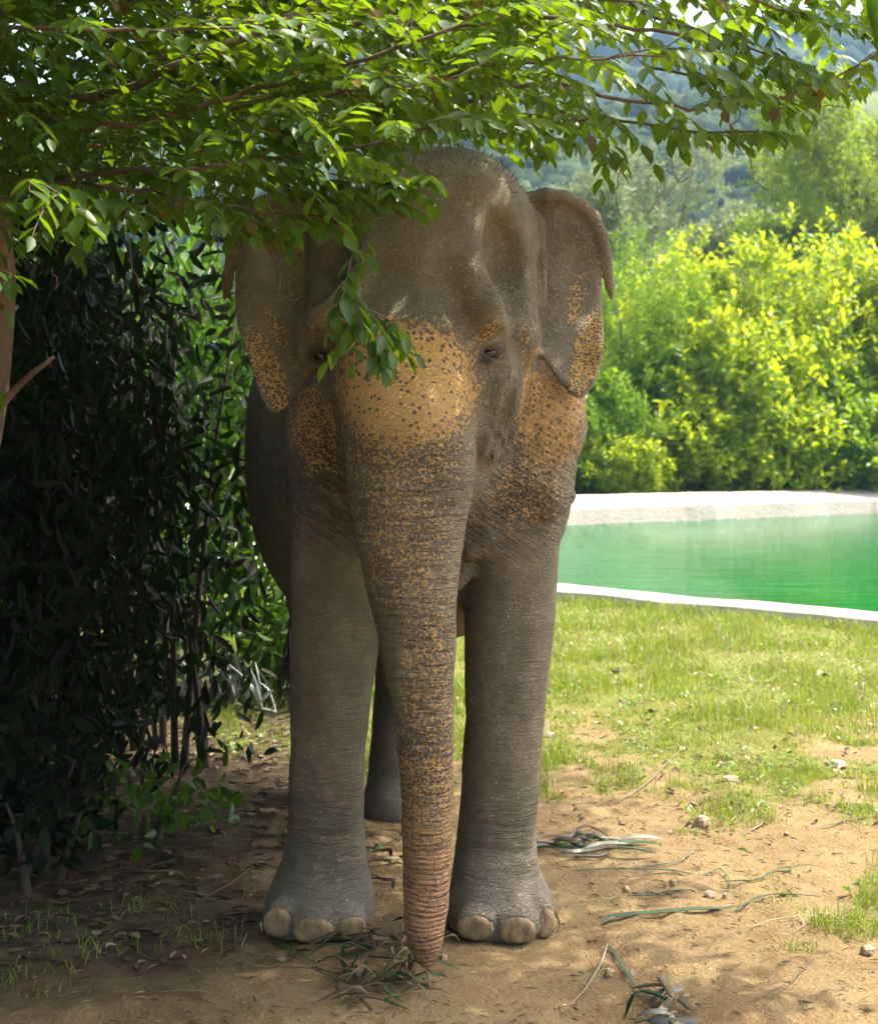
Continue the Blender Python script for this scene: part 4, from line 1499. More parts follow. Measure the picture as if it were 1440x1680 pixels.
branch([(1050, -60, 4.1), (1220, 0, 4.0), (1330, 25, 4.0), (1390, 45, 3.95)], .010, .004, .075, (.16, .24), (7, 10), hang=.55)
branch([(1060, 110, 4.4), (1180, 130, 4.3), (1260, 150, 4.25), (1290, 165, 4.2)], .008, .003, .065, (.14, .2), (7, 9), hang=.75, droop=.5)
branch([(420, 380, 4.0), (400, 340, 4.0), (330, 300, 4.0)], .006, .003, .09, (.14, .2), (6, 8), hang=.7, droop=.5)
branch([(470, 290, 3.84), (560, 300, 3.8), (640, 300, 3.77), (705, 300, 3.75)], .006, .003, .06, (.12, .2), (7, 10), rise=.1, droop=.5, hang=.5)
branch([(330, 345, 3.95), (420, 365, 3.9), (500, 372, 3.87), (535, 385, 3.86)], .006, .003, .06, (.12, .2), (7, 10), droop=.6, hang=.7)
branch([(380, 180, 4.0), (500, 150, 3.9), (620, 150, 3.8), (740, 130, 3.75), (800, 100, 3.75)], .008, .003, .06, (.2, .34), (9, 13), rise=.3)
branch([(60, 350, 3.95), (150, 330, 3.9), (250, 340, 3.88), (330, 330, 3.85)], .007, .003, .06, (.16, .24), (8, 11), droop=.5, hang=.6)
for i in range(15):
    px_, py_ = RNG.uniform(360, 660), RNG.uniform(215, 330)
    FO.spray(P(px_, py_, RNG.uniform(3.68, 3.84)), (1, RNG.normal(-.1, .4), RNG.normal(-.05, .25)), RNG.uniform(.13, .24), int(RNG.integers(8, 12)), .058, .031, .4, .5)
# leafy filling of the upper left, in depth
for i in range(430):
    px_ = RNG.uniform(-120, 900)
    lim = np.interp(px_, [-120, 100, 330, 480, 560, 700, 900], [410, 380, 330, 250, 200, 165, 150])
    py_ = RNG.uniform(-90, lim)
    yy_ = RNG.uniform(3.9, 5.9)
    if px_ > 380 and py_ > 180:
        yy_ = RNG.uniform(3.7, 4.25)
    d = nrm((RNG.uniform(-.2, 1), RNG.normal(-.2, .6), RNG.normal(.12, .6)))
    FO.spray(P(px_, py_, yy_), d, RNG.uniform(.22, .4), int(RNG.integers(9, 14)), .064, .035, .4, RNG.uniform(.2, .6))
p, d, n, l, w = FO.arrays()
qx, qy = proj(p)
edge = np.interp(qx, [-200, 0, 60, 130, 170, 330, 400, 520, 560, 600, 640, 700, 760, 820, 880, 950, 1000, 1050, 1180, 1250, 1295, 1310, 1440],
                 [480, 450, 425, 425, 360, 375, 400, 395, 315, 300, 280, 225, 205, 235, 245, 275, 295, 250, 255, 255, 225, 160, 150])
edge = edge + 18 * np.sin(qx / 17.0) + RNG.normal(0, 10, len(qx))
spray_c = (qx > 530) & (qx < 715) & (qy > 240) & (qy < 600) & (p[:, 1] < 3.86) & ~((qx > 610) & (qy > 350) & (qy < 480))
keep = (qy < edge) | spray_c | (qx < 20)
keep &= ~((qx > 915) & (qx < 1065) & (qy > 62) & (qy < 92) & (RNG.random(len(qx)) < .85))
p, d, n, l, w = (a[keep] for a in (p, d, n, l, w))
qx, qy = proj(p)
vis = (qx > 0) & (qx < 1440) & (qy > 0) & (qy < 700)
order = np.argsort(np.where(vis, p[:, 1] - .25 * (qx > 250), 99))
one, rest = order[:300], order[300:]
leaf_objects(tree, LM_tree, p[one], d[one], n[one], l[one], w[one])
link('foliage', leaves_mesh('foliage', p[rest], d[rest], n[rest], l[rest], w[rest]), LM_tree, tree, kind='stuff')
mb = MB()
FO.twigs = [q_ for q_ in FO.twigs if (lambda u, v: v < np.interp(u, [-200, 130, 170, 520, 560, 700, 760, 1250, 1300, 1440], [430, 410, 350, 390, 300, 235, 225, 245, 170, 140]) or (530 < u < 715 and q_[0][-1][1] < 3.86 and v < 590))(*proj(q_[0][-1]))]
for c, r in FO.twigs:
    mb.tube(c, np.linspace(r, r * .5, len(c)), 4, cap=False)
mb.build('twig', bark, tree, kind='stuff')
for c, r0, r1 in BR:
    mb = MB()
    mb.tube(c, np.linspace(r0, r1, len(c)), 7)
    mb.build('branch', bark, tree)
mb = MB()
mb.tube(curve_pts([(-1.385, 4.60, 1.66), P(40, 625, 4.55), P(62, 606, 4.5), P(90, 585, 4.5)], 10), np.linspace(.016, .006, 10), 7)
mb.build('branch', bark, tree)
# thin hanging tendrils
mb = MB()
for pts in ([(440, 395, 3.9), (455, 440, 3.88), (463, 485, 3.86), (480, 495, 3.86), (492, 488, 3.86)], [(340, 330, 3.9), (352, 380, 3.9), (358, 415, 3.9), (352, 430, 3.9)],
            [(592, 425, 3.8), (572, 450, 3.79), (566, 480, 3.78), (590, 500, 3.78)], [(205, 300, 3.9), (212, 400, 3.88), (228, 470, 3.88)], [(85, 440, 3.9), (95, 465, 3.9), (92, 475, 3.9)],
            [(650, 225, 3.8), (690, 265, 3.8), (735, 280, 3.8)], [(700, 225, 3.8), (740, 262, 3.8), (750, 270, 3.8)], [(1020, 260, 4.3), (1010, 320, 4.3), (1020, 360, 4.3)],
            [(1060, 250, 4.3), (1090, 300, 4.3), (1062, 350, 4.3)], [(1100, 250, 4.3), (1115, 300, 4.3), (1130, 290, 4.3)], [(1200, 150, 4.2), (1215, 190, 4.2), (1195, 205, 4.2)],
            [(1225, 240, 4.2), (1240, 300, 4.2), (1258, 312, 4.2)], [(1270, 140, 4.2), (1330, 175, 4.2), (1395, 172, 4.2)]):
    c = curve_pts([P(*q) for q in pts], 12)
    c[1:-1] += RNG.normal(0, .003, (10, 3))
    mb.tube(c, .0016, 4)
mb.build('tendril', bark, tree, kind='stuff')
# the crown goes on above the picture, over the elephant and the thicket; unseen leaves packed and gapped to shape the shade
FC = Foliage()
cand = 0
while cand < 3600:
    x, y, z = RNG.uniform(-4.5, 1.3), RNG.uniform(2.2, 9.5), RNG.uniform(2.7, 5.2)
    if z < CAM_H + (HY + 60) / F_PX * y + .12:
        continue
    lim_r = 1.2 - .10 * (y - 4) ** 2 * (y > 4)
    if x > lim_r - .3 * RNG.random():
        continue
    if (x > -1.1 and y < 4.6 + (z - 2.6) * .446) or (y > 7.2 and x > -1.9):
        continue
    d = nrm((RNG.uniform(-.3, 1), RNG.normal(0, .7), RNG.normal(0, .3)))
    FC.spray((x, y, z), d, RNG.uniform(.4, .6), 9, .115, .062, .3, .3)
    cand += 1
for i in range(600):  # unseen crown extension added to keep sun off the elephant's right side
    FC.spray((RNG.uniform(.0, 2.5), RNG.uniform(4.7, 8.0), RNG.uniform(3.75, 4.7)), (1, RNG.normal(0, .6), RNG.normal(0, .2)), RNG.uniform(.4, .6), 9, .12, .065, .3, .3)
for i in range(230):  # unseen sprays added to shade the leaves below at left
    FC.spray((RNG.uniform(-1.8, -.8), RNG.uniform(3.6, 4.8), RNG.uniform(3.15, 3.9)), (1, RNG.normal(0, .6), RNG.normal(0, .2)), RNG.uniform(.4, .6), 9, .11, .06, .3, .3)
for i in range(280):  # unseen sprays added to shade the right-hand branches
    FC.spray((RNG.uniform(.75, 2.4), RNG.uniform(4.1, 4.9), RNG.uniform(3.35, 3.9)), (1, RNG.normal(0, .6), RNG.normal(0, .2)), RNG.uniform(.4, .6), 9, .11, .06, .3, .3)
for i in range(800):
    q_ = P(RNG.uniform(-200, 780), RNG.uniform(-130, 215), RNG.uniform(5.6, 7.4))
    FC.spray(q_, (RNG.uniform(-.2, 1), RNG.normal(0, .6), RNG.normal(0, .3)), RNG.uniform(.35, .5), 9, .09, .05, .3, .4)
# unseen leaves added left of and above the view, blocking sky light to darken the thicket
cand = 0
while cand < 4600:
    x, y, z = RNG.uniform(-4.8, -.2), RNG.uniform(.4, 5.2), RNG.uniform(.9, 4.6)
    if not (x < -.294 * y - 1.8 or (z > CAM_H + .33 * y + .55 and x < -.8)) or (y < 1.5 and x > -2):
        continue
    d = nrm((RNG.uniform(-.3, 1), RNG.normal(0, .7), RNG.normal(0, .3)))
    FC.spray((x, y, z), d, RNG.uniform(.4, .6), 9, .145, .085, .3, .4)
    cand += 1
a = FC.arrays()
qx, qy = proj(a[0])
a = tuple(q_[~((a[0][:, 1] < 5.3) & (qx > -90) & (qx < 1530) & (qy > -110) & (qy < 1780))] for q_ in a)
link('foliage', leaves_mesh('foliage', *a, big=False), LM_tree, tree, kind='stuff')
mb = MB()
for e in ((-3.2, 3.5, 4.2), (-2.6, 6.5, 4.6), (-.6, 6.0, 4.4), (-1.2, 8.2, 4.6), (0.5, 5.2, 4.3)):
    mb.tube(curve_pts([trunk_pts[-2], (np.array(trunk_pts[-1]) + np.array(e)) / 2 + (0, 0, .25), e], 10), np.linspace(.035, .01, 10), 7)
mb.build('limb', bark, tree)

# leaf of another plant, close to the lens in the upper right corner
lf = thing('leaf', P(1452, 40, 1.6), 'blurred dark green leaf hanging into the top right corner', 'leaf')
mb = MB()
a, b = P(1446, -130, 1.6), P(1447, 92, 1.6)
mb.ribbon(curve_pts([a, (a + b) / 2 + (.002, 0, 0), b], 9), np.array([.004, .022, .034, .040, .042, .04, .032, .018, .002]), (1, .25, 0), .12)
mb.build('blade', LM_mid, lf)
# ================================================================== grass
LM_grass = leaf_mat('grass_blade', (.10, .18, .016), (.23, .28, .03), (.40, .52, .03), .5, .35, dry=(.42, .33, .16), dry_share=.17)


def blades(pts, h, w, g, lean=.5):
    n = len(pts)
    a = g.random(n) * 6.283
    s = np.stack([np.cos(a), np.sin(a), 0 * a], 1)
    b = g.random(n) * 6.283
    ld = np.stack([np.cos(b), np.sin(b), 0 * b], 1) * (lean * g.random(n))[:, None]
    up = np.array((0, 0, 1.0))
    p0 = pts
    p1 = pts + (up + ld * .5) * (h * .55)[:, None]
    p2 = pts + (up * (1 - .25 * np.linalg.norm(ld, axis=1)[:, None]) + ld * 1.3) * h[:, None]
    V = np.stack([p0 - s * w[:, None] / 2, p0 + s * w[:, None] / 2, p1 + s * w[:, None] * .4, p1 - s * w[:, None] * .4, p2], 1).reshape(-1, 3)
    base = (np.arange(n) * 5)[:, None]
    F = np.concatenate([base + np.array([0, 1, 2, 3]), base + np.array([3, 2, 4])], 1).reshape(-1)
    C = np.tile([4, 3], n)
    return V, F, C


def grass_points(n, x0, x1, y0, y1, g):
    # denser near, thinner far
    u = g.random(n)
    y = y0 * (y1 / y0) ** u
    x = x0 + (x1 - x0) * g.random(n)
    x = x * y / y1
    m = grass_mask(x, y)
    ok = (g.random(n) < m) & (pool_depth(x, y) < -.28)
    x, y = x[ok], y[ok]
    return np.stack([x, y, ground_z(x, y) - .005], 1), m[ok]


g = np.random.default_rng(5)
pts, m = grass_points(150000, -2.6, 6.4, 5.0, 17.5, g)
h = g.uniform(.012, .075, len(pts)) * g.uniform(.4, 1.3, len(pts)) * (.5 + .7 * m) * np.clip(1 + 2.2 * fbm(pts[:, 0] * 2.4, pts[:, 1] * 1.6, 8, 3), .3, 2.2) * np.where(pts[:, 1] > 12.0, 1.25, 1)
w = g.uniform(.0035, .0075, len(pts)) * np.clip(pts[:, 1] / 9, .7, 1.6)
V, F, C = blades(pts, np.clip(h, .012, .2), w, g)
link('grass', mesh_np('grass', V, F, C, False), LM_grass, kind='stuff')
# broad-leaved weeds between the blades
wp_, wm_ = grass_points(26000, -2.6, 6.4, 5.2, 15, g)
sel = (g.random(len(wp_)) < .7) & (fbm(wp_[:, 0] * 3, wp_[:, 1] * 2.4, 91, 3) > -.08)
wp_ = wp_[sel]
nw = len(wp_)
a = g.random(nw) * 6.283
wd_ = np.stack([np.cos(a), np.sin(a), g.uniform(.0, .8, nw)], 1)
wn_ = np.stack([g.normal(0, .4, nw), g.normal(0, .4, nw), np.ones(nw)], 1)
wp_[:, 2] += g.uniform(.005, .05, nw)
LM_weed = leaf_mat('weed_leaf', (.07, .15, .02), (.17, .24, .04), (.28, .45, .03), .45, .35, dry=(.36, .22, .09), dry_share=.12)
link('weeds', leaves_mesh('weeds', wp_, wd_, wn_, g.uniform(.02, .06, nw), g.uniform(.012, .028, nw), big=False), LM_weed, kind='stuff')
# taller stems and tussock along the rim of the pool
t = np.linspace(-2.2, 9, 2600)
off = -np.abs(g.normal(0, .16, len(t))) - .02
q = POOL_N0 + nd * (t - 1.2)[:, None] + nin * off[:, None]
ptr = np.stack([q[:, 0], q[:, 1], 0 * t], 1)
V, F, C = blades(ptr, g.uniform(.04, .13, len(t)), g.uniform(.006, .011, len(t)), g)
link('grass', mesh_np('grass', V, F, C, False), LM_grass, kind='stuff')


def tuft(name, px_, py_, label, cat, n, r, h0, h1, mat=None, lean=1.5):
    c = G(px_, py_)
    t = thing(name, c, label, cat, 'tufts of grass and weeds')
    a, rr = g.random(n) * 6.283, r * g.random(n) ** .6
    x, y = c[0] + rr * np.cos(a), c[1] + rr * np.sin(a)
    V, F, C = blades(np.stack([x, y, ground_z(x, y) - .004], 1), h0 * .5 + (h1 - h0 * .5) * g.random(n) ** 1.8, g.uniform(.002, .006, n), g, lean)
    link('blades', mesh_np('blades', V, F, C, False), mat or LM_grass, t, kind='stuff')


tuft('grass_tuft', 1392, 1528, 'thick green tuft at the lower right edge of the dirt', 'grass tuft', 420, .13, .03, .10)
tuft('grass_tuft', 1330, 1270, 'upright weedy tuft beside a flat pale stone on the dirt', 'grass tuft', 90, .06, .05, .13)
tuft('grass_tuft', 1425, 1340, 'flat green tuft at the right edge above the dry stalks', 'grass tuft', 260, .14, .02, .07)
tuft('grass_tuft', 1170, 1305, 'spreading green tuft behind the brown clod', 'grass tuft', 260, .17, .02, .07)
tuft('grass_tuft', 920, 1130, 'small upright weed just right of the elephant leg', 'weed', 60, .05, .07, .16)
tuft('grass_tuft', 1095, 1215, 'dark upright weed growing on the edge of the dirt', 'weed', 50, .04, .06, .15)
tuft('grass_tuft', 1310, 1562, 'thin low tuft below the pale curled strip', 'grass tuft', 70, .06, .02, .05)
tuft('grass_tuft', 1125, 1368, 'wispy low tuft among the stones in mid dirt', 'grass tuft', 60, .07, .02, .05)

# ================================================================== stones
k = NT('stone')
oc = k.obj()
n1, n2 = k.noise(oc, 18, 5, .6), k.noise(oc, 90, 4)
c_ = k.mix(k.rng(n1, .3, .7), (.30, .21, .125), (.42, .32, .21))
stone_m = k.done(k.bsdf(c_, .9, .2, k.bump(k.math('ADD', n1, k.math('MULTIPLY', n2, .4)), .01)))
k = NT('pale_stone')
c_ = k.mix(k.rng(k.noise(k.obj(), 20, 5, .6), .3, .7), (.31, .245, .165), (.39, .315, .22))
pale_m = k.done(k.bsdf(c_, .9, .2, k.bump(k.noise(k.obj(), 60, 4), .006)))


def stone(px_, py_, wpx, hpx, label, mat, group=None, seed=0):
    c = G(px_, py_)
    sc = c[1] / F_PX
    r = np.array((wpx * sc / 2, wpx * sc / 2 * .8, hpx * sc * .62))
    gg = np.random.default_rng(seed + int(px_ * 7 + py_))
    V = []
    for j in range(7):
        ph = math.pi * j / 6
        for i in range(9):
            th = 2 * math.pi * i / 9
            V.append((math.sin(ph) * math.cos(th), math.sin(ph) * math.sin(th), math.cos(ph)))
    V = np.array(V)
    for _ in range(7):
        nv = nrm(gg.normal(0, 1, 3))
        dd = V @ nv
        lim = gg.uniform(.55, .85)
        V = V - np.maximum(dd - lim, 0)[:, None] * nv
    z = float(ground_z(c[0], c[1]))
    V = V * r + (c[0], c[1] + r[1], z + r[2] * .45)
    fs = [(j * 9 + i, (j + 1) * 9 + i, (j + 1) * 9 + (i + 1) % 9, j * 9 + (i + 1) % 9) for j in range(6) for i in range(9)]
    o = link('stone', mesh_np('stone', V - (c[0], c[1], z), np.array(fs).ravel(), np.full(len(fs), 4), False), mat)
    o.location = (c[0], c[1], z)
    o['label'], o['category'] = label, 'stone'
    if group:
        o['group'] = group


GS = 'stones lying on the dirt'
stone(1151, 1360, 36, 24, 'largest brown clod at the border of dirt and grass', stone_m, GS)
stone(1165, 1480, 26, 13, 'pale flat pebble just left of the curled strip leaf', pale_m, GS)
stone(1000, 1600, 22, 18, 'brown stone between the two thin green leaf strips', stone_m, GS)
stone(1036, 1600, 18, 12, 'small brown stone right of the thin green strip', stone_m, GS)
stone(1105, 1472, 16, 14, 'grey brown pebble left of the pale flat one', stone_m, GS)
stone(1028, 1474, 14, 12, 'little dark pebble left of the green stick', stone_m, GS)
stone(1191, 1477, 12, 12, 'tiny brown pebble beside the curled strip', stone_m, GS)
stone(1425, 1580, 32, 18, 'stone half buried in the bank at the lower right', stone_m, GS)
stone(1375, 1262, 44, 14, 'flat pale stone lying in the grass near the right edge', pale_m, GS)
stone(1202, 1290, 34, 14, 'pale worn stone in the grassy patch', pale_m, GS)
stone(1290, 1382, 9, 8, 'single dark pebble on the light dirt at right', stone_m, GS)
stone(1021, 1352, 13, 10, 'pebble on bare dirt behind the dry leaf bundle', stone_m, GS)
stone(952, 1370, 14, 10, 'pebble just above the dry leaf bundle', stone_m, GS)
stone(728, 1576, 16, 9, 'small clod right of the trunk tip', stone_m, GS)
stone(900, 1208, 30, 11, 'pale chip of stone in the grass right of the elephant leg', pale_m, GS)
for i in range(70):
    a, b = RNG.uniform(640, 1430), RNG.uniform(1340, 1670)
    if 660 < a < 915 and b < 1600:
        continue
    s_ = RNG.uniform(3, 8)
    stone(a, b, s_, s_ * .7, 'tiny crumb of earth lying on the bare dirt', stone_m, 'crumbs of earth on the dirt', i)

# ================================================================== leaf litter, strips and stalks
LM_strip = leaf_mat('strip_green', (.035, .085, .025), (.06, .12, .03), (.10, .22, .03), .4, .2)
LM_stripd = leaf_mat('strip_dry', (.24, .20, .10), (.34, .28, .15), (.25, .2, .08), .55, .2)
LM_stripb = leaf_mat('strip_brown', (.085, .06, .03), (.14, .10, .05), (.1, .07, .03), .6, .15)
LM_grey = leaf_mat('strip_grey', (.16, .17, .14), (.26, .27, .22), (.15, .16, .12), .5, .2)
GL = 'leaf strips and stalks on the dirt'


def strip(name, cat, label, ctrl, wpx, mat, group=GL, n=16, lift=.006, fold=.2, side=None):
    """ctrl: (column, row[, height]) where the strip lies"""
    pts = []
    for q in ctrl:
        c = G(q[0], q[1], q[2] if len(q) > 2 else 0)
        c[2] = (q[2] if len(q) > 2 else float(ground_z(c[0], c[1]))) + lift
        pts.append(c)
    c = curve_pts(pts, n)
    if all(len(q) < 3 for q in ctrl):
        zz_ = np.pad(ground_z(c[:, 0], c[:, 1]), 3, mode='edge')
        c[:, 2] = np.convolve(zz_, np.ones(7) / 7, 'valid') + lift + .004 + np.abs(fbm(np.arange(n) * .5, wpx * 3.1, 3, 2)) * .003
    u = np.linspace(0, 1, n)
    tg = nrm(np.gradient(c, axis=0))
    sd = nrm(np.cross(tg, (0, 0, 1))) if side is None else np.array(side)
    sd = nrm(sd + np.array((0, 0, 1)) * (.08 * np.sin(u * 3 + wpx))[:, None])
    w = .8 * wpx * c[:, 1] / F_PX * (np.clip(np.minimum(u * 6 + .25, (1 - u) * 3 + .08), 0, 1))
    mb = MB()
    mb.ribbon(c - c[0], w, sd, fold, .0018)
    o = mb.build(name, mat)
    o.location = c[0]
    o['label'], o['category'] = label, cat
    if group:
        o['group'] = group
    return o


strip('leaf_strip', 'leaf strip', 'long broad dark green strip right of the elephant foot', [(986, 1524), (1010, 1514), (1090, 1512), (1160, 1506), (1220, 1494)], 16, LM_strip)
strip('leaf_strip', 'leaf strip', 'curling green strip that loops round the pale pebble', [(942, 1435), (1000, 1433), (1105, 1437), (1150, 1445), (1180, 1433), (1194, 1447), (1192, 1466), (1180, 1462)], 5, LM_strip)
strip('stalk', 'stalk', 'short straight green stalk lying flat on dirt', [(1030, 1481), (1080, 1479), (1138, 1475)], 7, LM_strip)
strip('leaf_strip', 'leaf strip', 'dark brown narrow strip above the green stalk', [(1015, 1453), (1050, 1445), (1110, 1440)], 5, LM_stripb)
strip('leaf_strip', 'leaf strip', 'thin green strip running right from the pale pebble', [(1182, 1456), (1235, 1452), (1275, 1438), (1292, 1441), (1305, 1434), (1335, 1434)], 6, LM_strip)
strip('leaf_strip', 'leaf strip', 'thin strip rising right from the broad dark one', [(1205, 1501), (1240, 1484), (1270, 1476), (1345, 1477)], 5, LM_strip)
strip('leaf_strip', 'leaf strip', 'bent green strip pointing down to the husks', [(997, 1548), (1020, 1590), (1050, 1625), (1088, 1648)], 7, LM_strip)
strip('leaf_strip', 'leaf strip', 'pale green strip bent towards the lower left', [(997, 1550), (985, 1585), (955, 1620), (921, 1645)], 6, LM_stripd)
strip('leaf_strip', 'leaf strip', 'small pale blue strip curled above the dark brown one', [(1045, 1429), (1090, 1427), (1130, 1418), (1136, 1404)], 4, LM_grey)
strip('leaf_strip', 'leaf strip', 'pale curled strip beside the tuft at lower right', [(1228, 1535), (1270, 1520), (1310, 1514), (1318, 1528), (1300, 1545)], 5, LM_stripd)
strip('stalk', 'stalk', 'long dry stalk at the right edge below the grass', [(1335, 1368), (1380, 1360), (1440, 1350)], 6, LM_stripd)
strip('stalk', 'stalk', 'thin brown stalk on the bank at lower right', [(1250, 1675), (1290, 1630), (1335, 1580)], 3, LM_stripb)
strip('stalk', 'stalk', 'short pale stick on the dirt below the grass edge', [(1233, 1371), (1257, 1355)], 5, LM_stripd)
strip('stalk', 'stalk', 'long straw coloured stalk crossing the sparse grass', [(1010, 1320), (1060, 1290), (1120, 1235)], 4, LM_stripd)
strip('leaf_strip', 'leaf strip', 'dark green blade beside the toenails of the left foot in view', [(450, 1542), (480, 1562), (520, 1586)], 11, LM_strip)
strip('leaf_strip', 'leaf strip', 'short green blade between the foot and the dead leaf heap', [(560, 1549), (605, 1560), (660, 1552)], 8, LM_strip)
strip('stalk', 'stalk', 'thin pale twig on the shaded dirt left of the elephant', [(335, 1478), (370, 1455), (412, 1430)], 4, LM_stripd)
strip('stalk', 'stalk', 'grey twig on dark soil behind the left foot', [(300, 1400), (380, 1385), (440, 1380)], 4, LM_stripb)


for i in range(34):
    a_, b_ = RNG.uniform(20, 430), RNG.uniform(1290, 1640)
    l_, t_ = RNG.uniform(40, 130), RNG.normal(0, .35)
    strip('twig', 'twig', 'thin dry twig fallen on the shaded soil under the shrubs', [(a_, b_), (a_ + l_ * .5, b_ + l_ * .5 * t_ * .5 + RNG.normal(0, 4)), (a_ + l_, b_ + l_ * t_ * .5)],
          RNG.uniform(2.2, 4), LM_stripd if RNG.random() < .4 else LM_stripb, 'twigs on the shaded soil', 10)
for q_ in ((60, 1520), (150, 1560), (245, 1500), (40, 1610), (330, 1545)):
    tuft('grass_tuft', q_[0], q_[1], 'sparse thin grass growing on the shaded dirt at lower left', 'grass tuft', 70, .16, .02, .09)


LM_brownd = leaf_mat('strip_straw', (.15, .11, .055), (.22, .165, .085), (.15, .11, .05), .6, .15)


def heap(name, label, cat, cpx, cpy, rx, ry, n, mat, L, wpx, z, seed, mats=None, partname='strip'):
    """loose bundle: every strip a part"""
    t = thing(name, G(cpx, cpy), label, cat)
    gg = np.random.default_rng(seed)
    for i in range(n):
        a = G(cpx + gg.uniform(-rx, rx), cpy + gg.uniform(-ry, ry))
        an = gg.uniform(-.5, .5) + (math.pi if gg.random() < .5 else 0) if rx > ry * 1.6 else gg.random() * 6.283
        ln = L * gg.uniform(.5, 1.1)
        e = a + ln * np.array((math.cos(an), math.sin(an), 0))
        m = (a + e) / 2 + np.array((gg.normal(0, .03), gg.normal(0, .03), gg.uniform(.2, 1) * z))
        for q in (a, e):
            q[2] = float(ground_z(q[0], q[1])) + .008 + gg.uniform(0, z * .4)
        m[2] = max(m[2], float(ground_z(m[0], m[1])) + .015)
        c = curve_pts([a, m, e], 9)
        u = np.linspace(0, 1, 9)
        mb = MB()
        tg = nrm(e - a)
        sd = nrm(np.cross(tg, (0, 0, 1)) + np.array((0, 0, gg.uniform(-.8, .8))))
        mb.ribbon(c, wpx * a[1] / F_PX * np.clip(np.minimum(u * 5 + .3, (1 - u) * 4 + .1), 0, 1), sd, .25, .0015)
        mb.build(partname, (mats[int(gg.integers(len(mats)))] if mats else mat), t)
    return t


heap('leaf_heap', 'heap of trampled dead leaves and stalks beside the trunk tip', 'leaf heap', 625, 1590, 66, 56, 84, LM_stripb, .15, 6.5, .06, 71, [LM_stripb, LM_stripb, LM_stripb, LM_brownd, LM_strip])
heap('leaf_heap', 'grey green bundle of wilted strip leaves right of the foot', 'leaf heap', 955, 1396, 62, 12, 26, LM_grey, .20, 8, .045, 72, [LM_grey, LM_strip, LM_stripb, LM_grey])
heap('leaf_heap', 'cut pale husks and a curled leaf at the bottom edge', 'leaf heap', 1105, 1660, 45, 30, 12, LM_stripd, .14, 14, .05, 73, [LM_stripd, LM_stripd, LM_grey, LM_strip])
heap('leaf_heap', 'scattered dark stalks and leaf scraps between the feet', 'leaf heap', 630, 1410, 34, 45, 18, LM_stripb, .14, 8, .03, 74, [LM_stripb, LM_strip, LM_stripb])
# grey dried palm frond lying in the shade
LM_silver = leaf_mat('leaflet_silver', (.34, .37, .36), (.50, .52, .50), (.3, .32, .3), .4, .25)
pf = thing('palm_frond', G(445, 1180), 'silvery dried palm frond lying in the undergrowth left of the elephant', 'palm frond')
mb = MB()
rp = curve_pts([G(290, 1150) + (0, 0, .10), G(370, 1168) + (0, 0, .06), G(452, 1180) + (0, 0, .04)], 10)
mb.tube(rp, np.linspace(.009, .015, 10), 6)
mb.build('stalk', LM_grey, pf)
for i in range(44):
    s = rp[int(RNG.integers(1, 10))]
    e = s + np.array((RNG.normal(-.10, .07), RNG.normal(.1, .15), RNG.uniform(.12, .38)))
    mb = MB()
    mb.ribbon(curve_pts([s, (s + e) / 2 + (0, 0, .05), e], 7), np.array([.012, .018, .02, .02, .017, .01, .002]), nrm((.5, -.3, RNG.normal(0, .5))), .2)
    mb.build('leaflet', LM_silver, pf)

# dry leaves: the ones large enough to point at
LM_dry = leaf_mat('dry_leaf', (.34, .24, .14), (.46, .36, .24), (.3, .2, .08), .6, .15)
GD = 'fallen dry leaves on the grass'


def dry_leaf(px_, py_, wpx, label, mat=None, group=GD, seed=0, tilt=.5):
    gg = np.random.default_rng(int(px_ * 3 + py_ + seed))
    c = G(px_, py_)
    z = float(ground_z(c[0], c[1])) + .012
    L = wpx * c[1] / F_PX
    a = gg.random() * 6.283
    d = np.array([[math.cos(a), math.sin(a) * .8, gg.uniform(-.1, tilt)]])
    n = np.array([[gg.normal(0, .4), -.3 + gg.normal(0, .3), 1.0]])
    dd, s, u = leaf_frame(d, n)
    T = LEAF_T.copy()
    T[:, 2] = T[:, 2] * 2.2 + .25 * (T[:, 1] ** 2) + .12 * np.sin(T[:, 0] * 6 + seed)
    V = dd * (T[:, 0:1] - .5) * L + s * T[:, 1:2] * L * .5 + u * T[:, 2:3] * L
    V2 = V - u * .0012
    fs = list(LEAF_F) + [tuple(i + 10 for i in f[::-1]) for f in LEAF_F]
    mb = MB()
    mb.add(np.vstack([V, V2]), fs)
    o = mb.build('dry_leaf', mat or LM_dry)
    o.location = (c[0], c[1], z)
    o['label'], o['category'] = label, 'leaf'
    if group:
        o['group'] = group


dry_leaf(1350, 1112, 30, 'pale curled dry leaf standing out in the lawn', LM_dry)
dry_leaf(1332, 1062, 18, 'slim pale dry leaf on the lawn just below the pool rim', LM_dry)
dry_leaf(1430, 1160, 34, 'large brownish dry leaf at the right edge of the lawn', LM_dry)
dry_leaf(1010, 1106, 26, 'dark brown dry leaf lying in the middle of the lawn', LM_stripb)
dry_leaf(1065, 1165, 24, 'brown dry leaf on the bare border of the lawn', LM_stripb)
dry_leaf(1020, 1190, 24, 'broad pale dry leaf where the lawn turns to dirt', LM_dry)
dry_leaf(298, 1574, 18, 'single small yellowish leaf on the shaded dirt', LM_dry)
dry_leaf(182, 1566, 20, 'small dry leaf on dark dirt near the left edge', LM_dry)
for i in range(90):
    a, b = RNG.uniform(890, 1440), RNG.uniform(1050, 1370)
    dry_leaf(a, b, RNG.uniform(8, 17), 'small fallen dry leaf among the grass blades', LM_dry if RNG.random() < .7 else LM_stripb, GD, i)
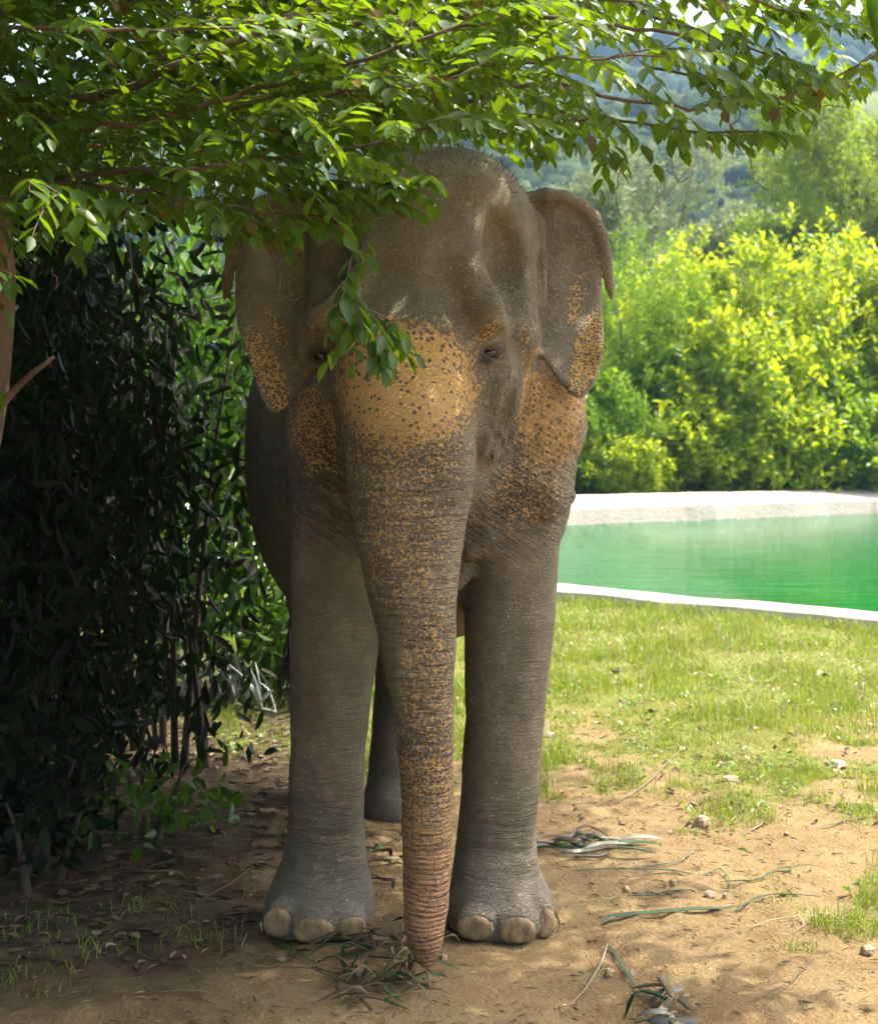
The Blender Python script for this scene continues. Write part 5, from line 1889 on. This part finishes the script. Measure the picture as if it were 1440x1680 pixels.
# leaf litter in the shade, beyond counting
n = 1500
x = RNG.uniform(-2.2, -.35, n)
y = RNG.uniform(4.5, 9, n)
pos = np.stack([x, y, ground_z(x, y) + .012], 1)
a = RNG.random(n) * 6.283
d = np.stack([np.cos(a), np.sin(a), RNG.uniform(-.02, .12, n)], 1)
nn = np.stack([RNG.normal(0, .2, n), RNG.normal(0, .2, n), np.ones(n)], 1)
link('leaf_litter', leaves_mesh('leaf_litter', pos, d, nn, RNG.uniform(.03, .075, n), RNG.uniform(.014, .034, n)), leaf_mat('litter_leaf', (.06, .042, .022), (.15, .105, .06), (.08, .05, .02), .65, .1, dry=(.26, .20, .12), dry_share=.15, spec=.2), kind='stuff')

# twigs, straw and crumbs trodden into the dirt, beyond counting
n = 4600
x = RNG.uniform(-1.9, 2.6, n)
y = 4.0 + 4.6 * RNG.random(n) ** 1.3
keep = ~((np.abs(x + .1) < .55) & (np.abs(y - 5.1) < .5))
x, y = x[keep], y[keep]
n = len(x)
pos = np.stack([x, y, ground_z(x, y) + .004], 1)
a = RNG.random(n) * 6.283
d = np.stack([np.cos(a), np.sin(a), RNG.normal(.0, .03, n)], 1)
nn = np.stack([RNG.normal(0, .2, n), RNG.normal(0, .2, n), np.ones(n)], 1)
half = n // 2
link('debris', leaves_mesh('debris', pos[:half], d[:half], nn[:half], RNG.uniform(.008, .05, half), RNG.uniform(.002, .007, half), big=False), LM_stripb, kind='stuff')
link('debris', leaves_mesh('debris', pos[half:], d[half:], nn[half:], RNG.uniform(.01, .06, n - half), RNG.uniform(.002, .008, n - half), big=False), LM_stripd, kind='stuff')

# ================================================================== air
k = NT('haze')
v = k.node('ShaderNodeVolumePrincipled')
v.inputs['Color'].default_value = (.42, .70, 1, 1)
v.inputs['Density'].default_value = .00036
v.inputs['Anisotropy'].default_value = .2
k.l.new(v.outputs[0], k.out.inputs['Volume'])
hx0, hx1, hy0, hy1, hz0, hz1 = -400, 400, -140, 640, -4.0, 165
hv = [(x, y, z) for x in (hx0, hx1) for y in (hy0, hy1) for z in (hz0, hz1)]
hf = [(0, 1, 3, 2), (4, 6, 7, 5), (0, 4, 5, 1), (2, 3, 7, 6), (0, 2, 6, 4), (1, 5, 7, 3)]
hme = mesh_np('haze', np.array(hv), np.array(hf).ravel(), np.full(6, 4), False)
link('haze', hme, k.m, kind='stuff')
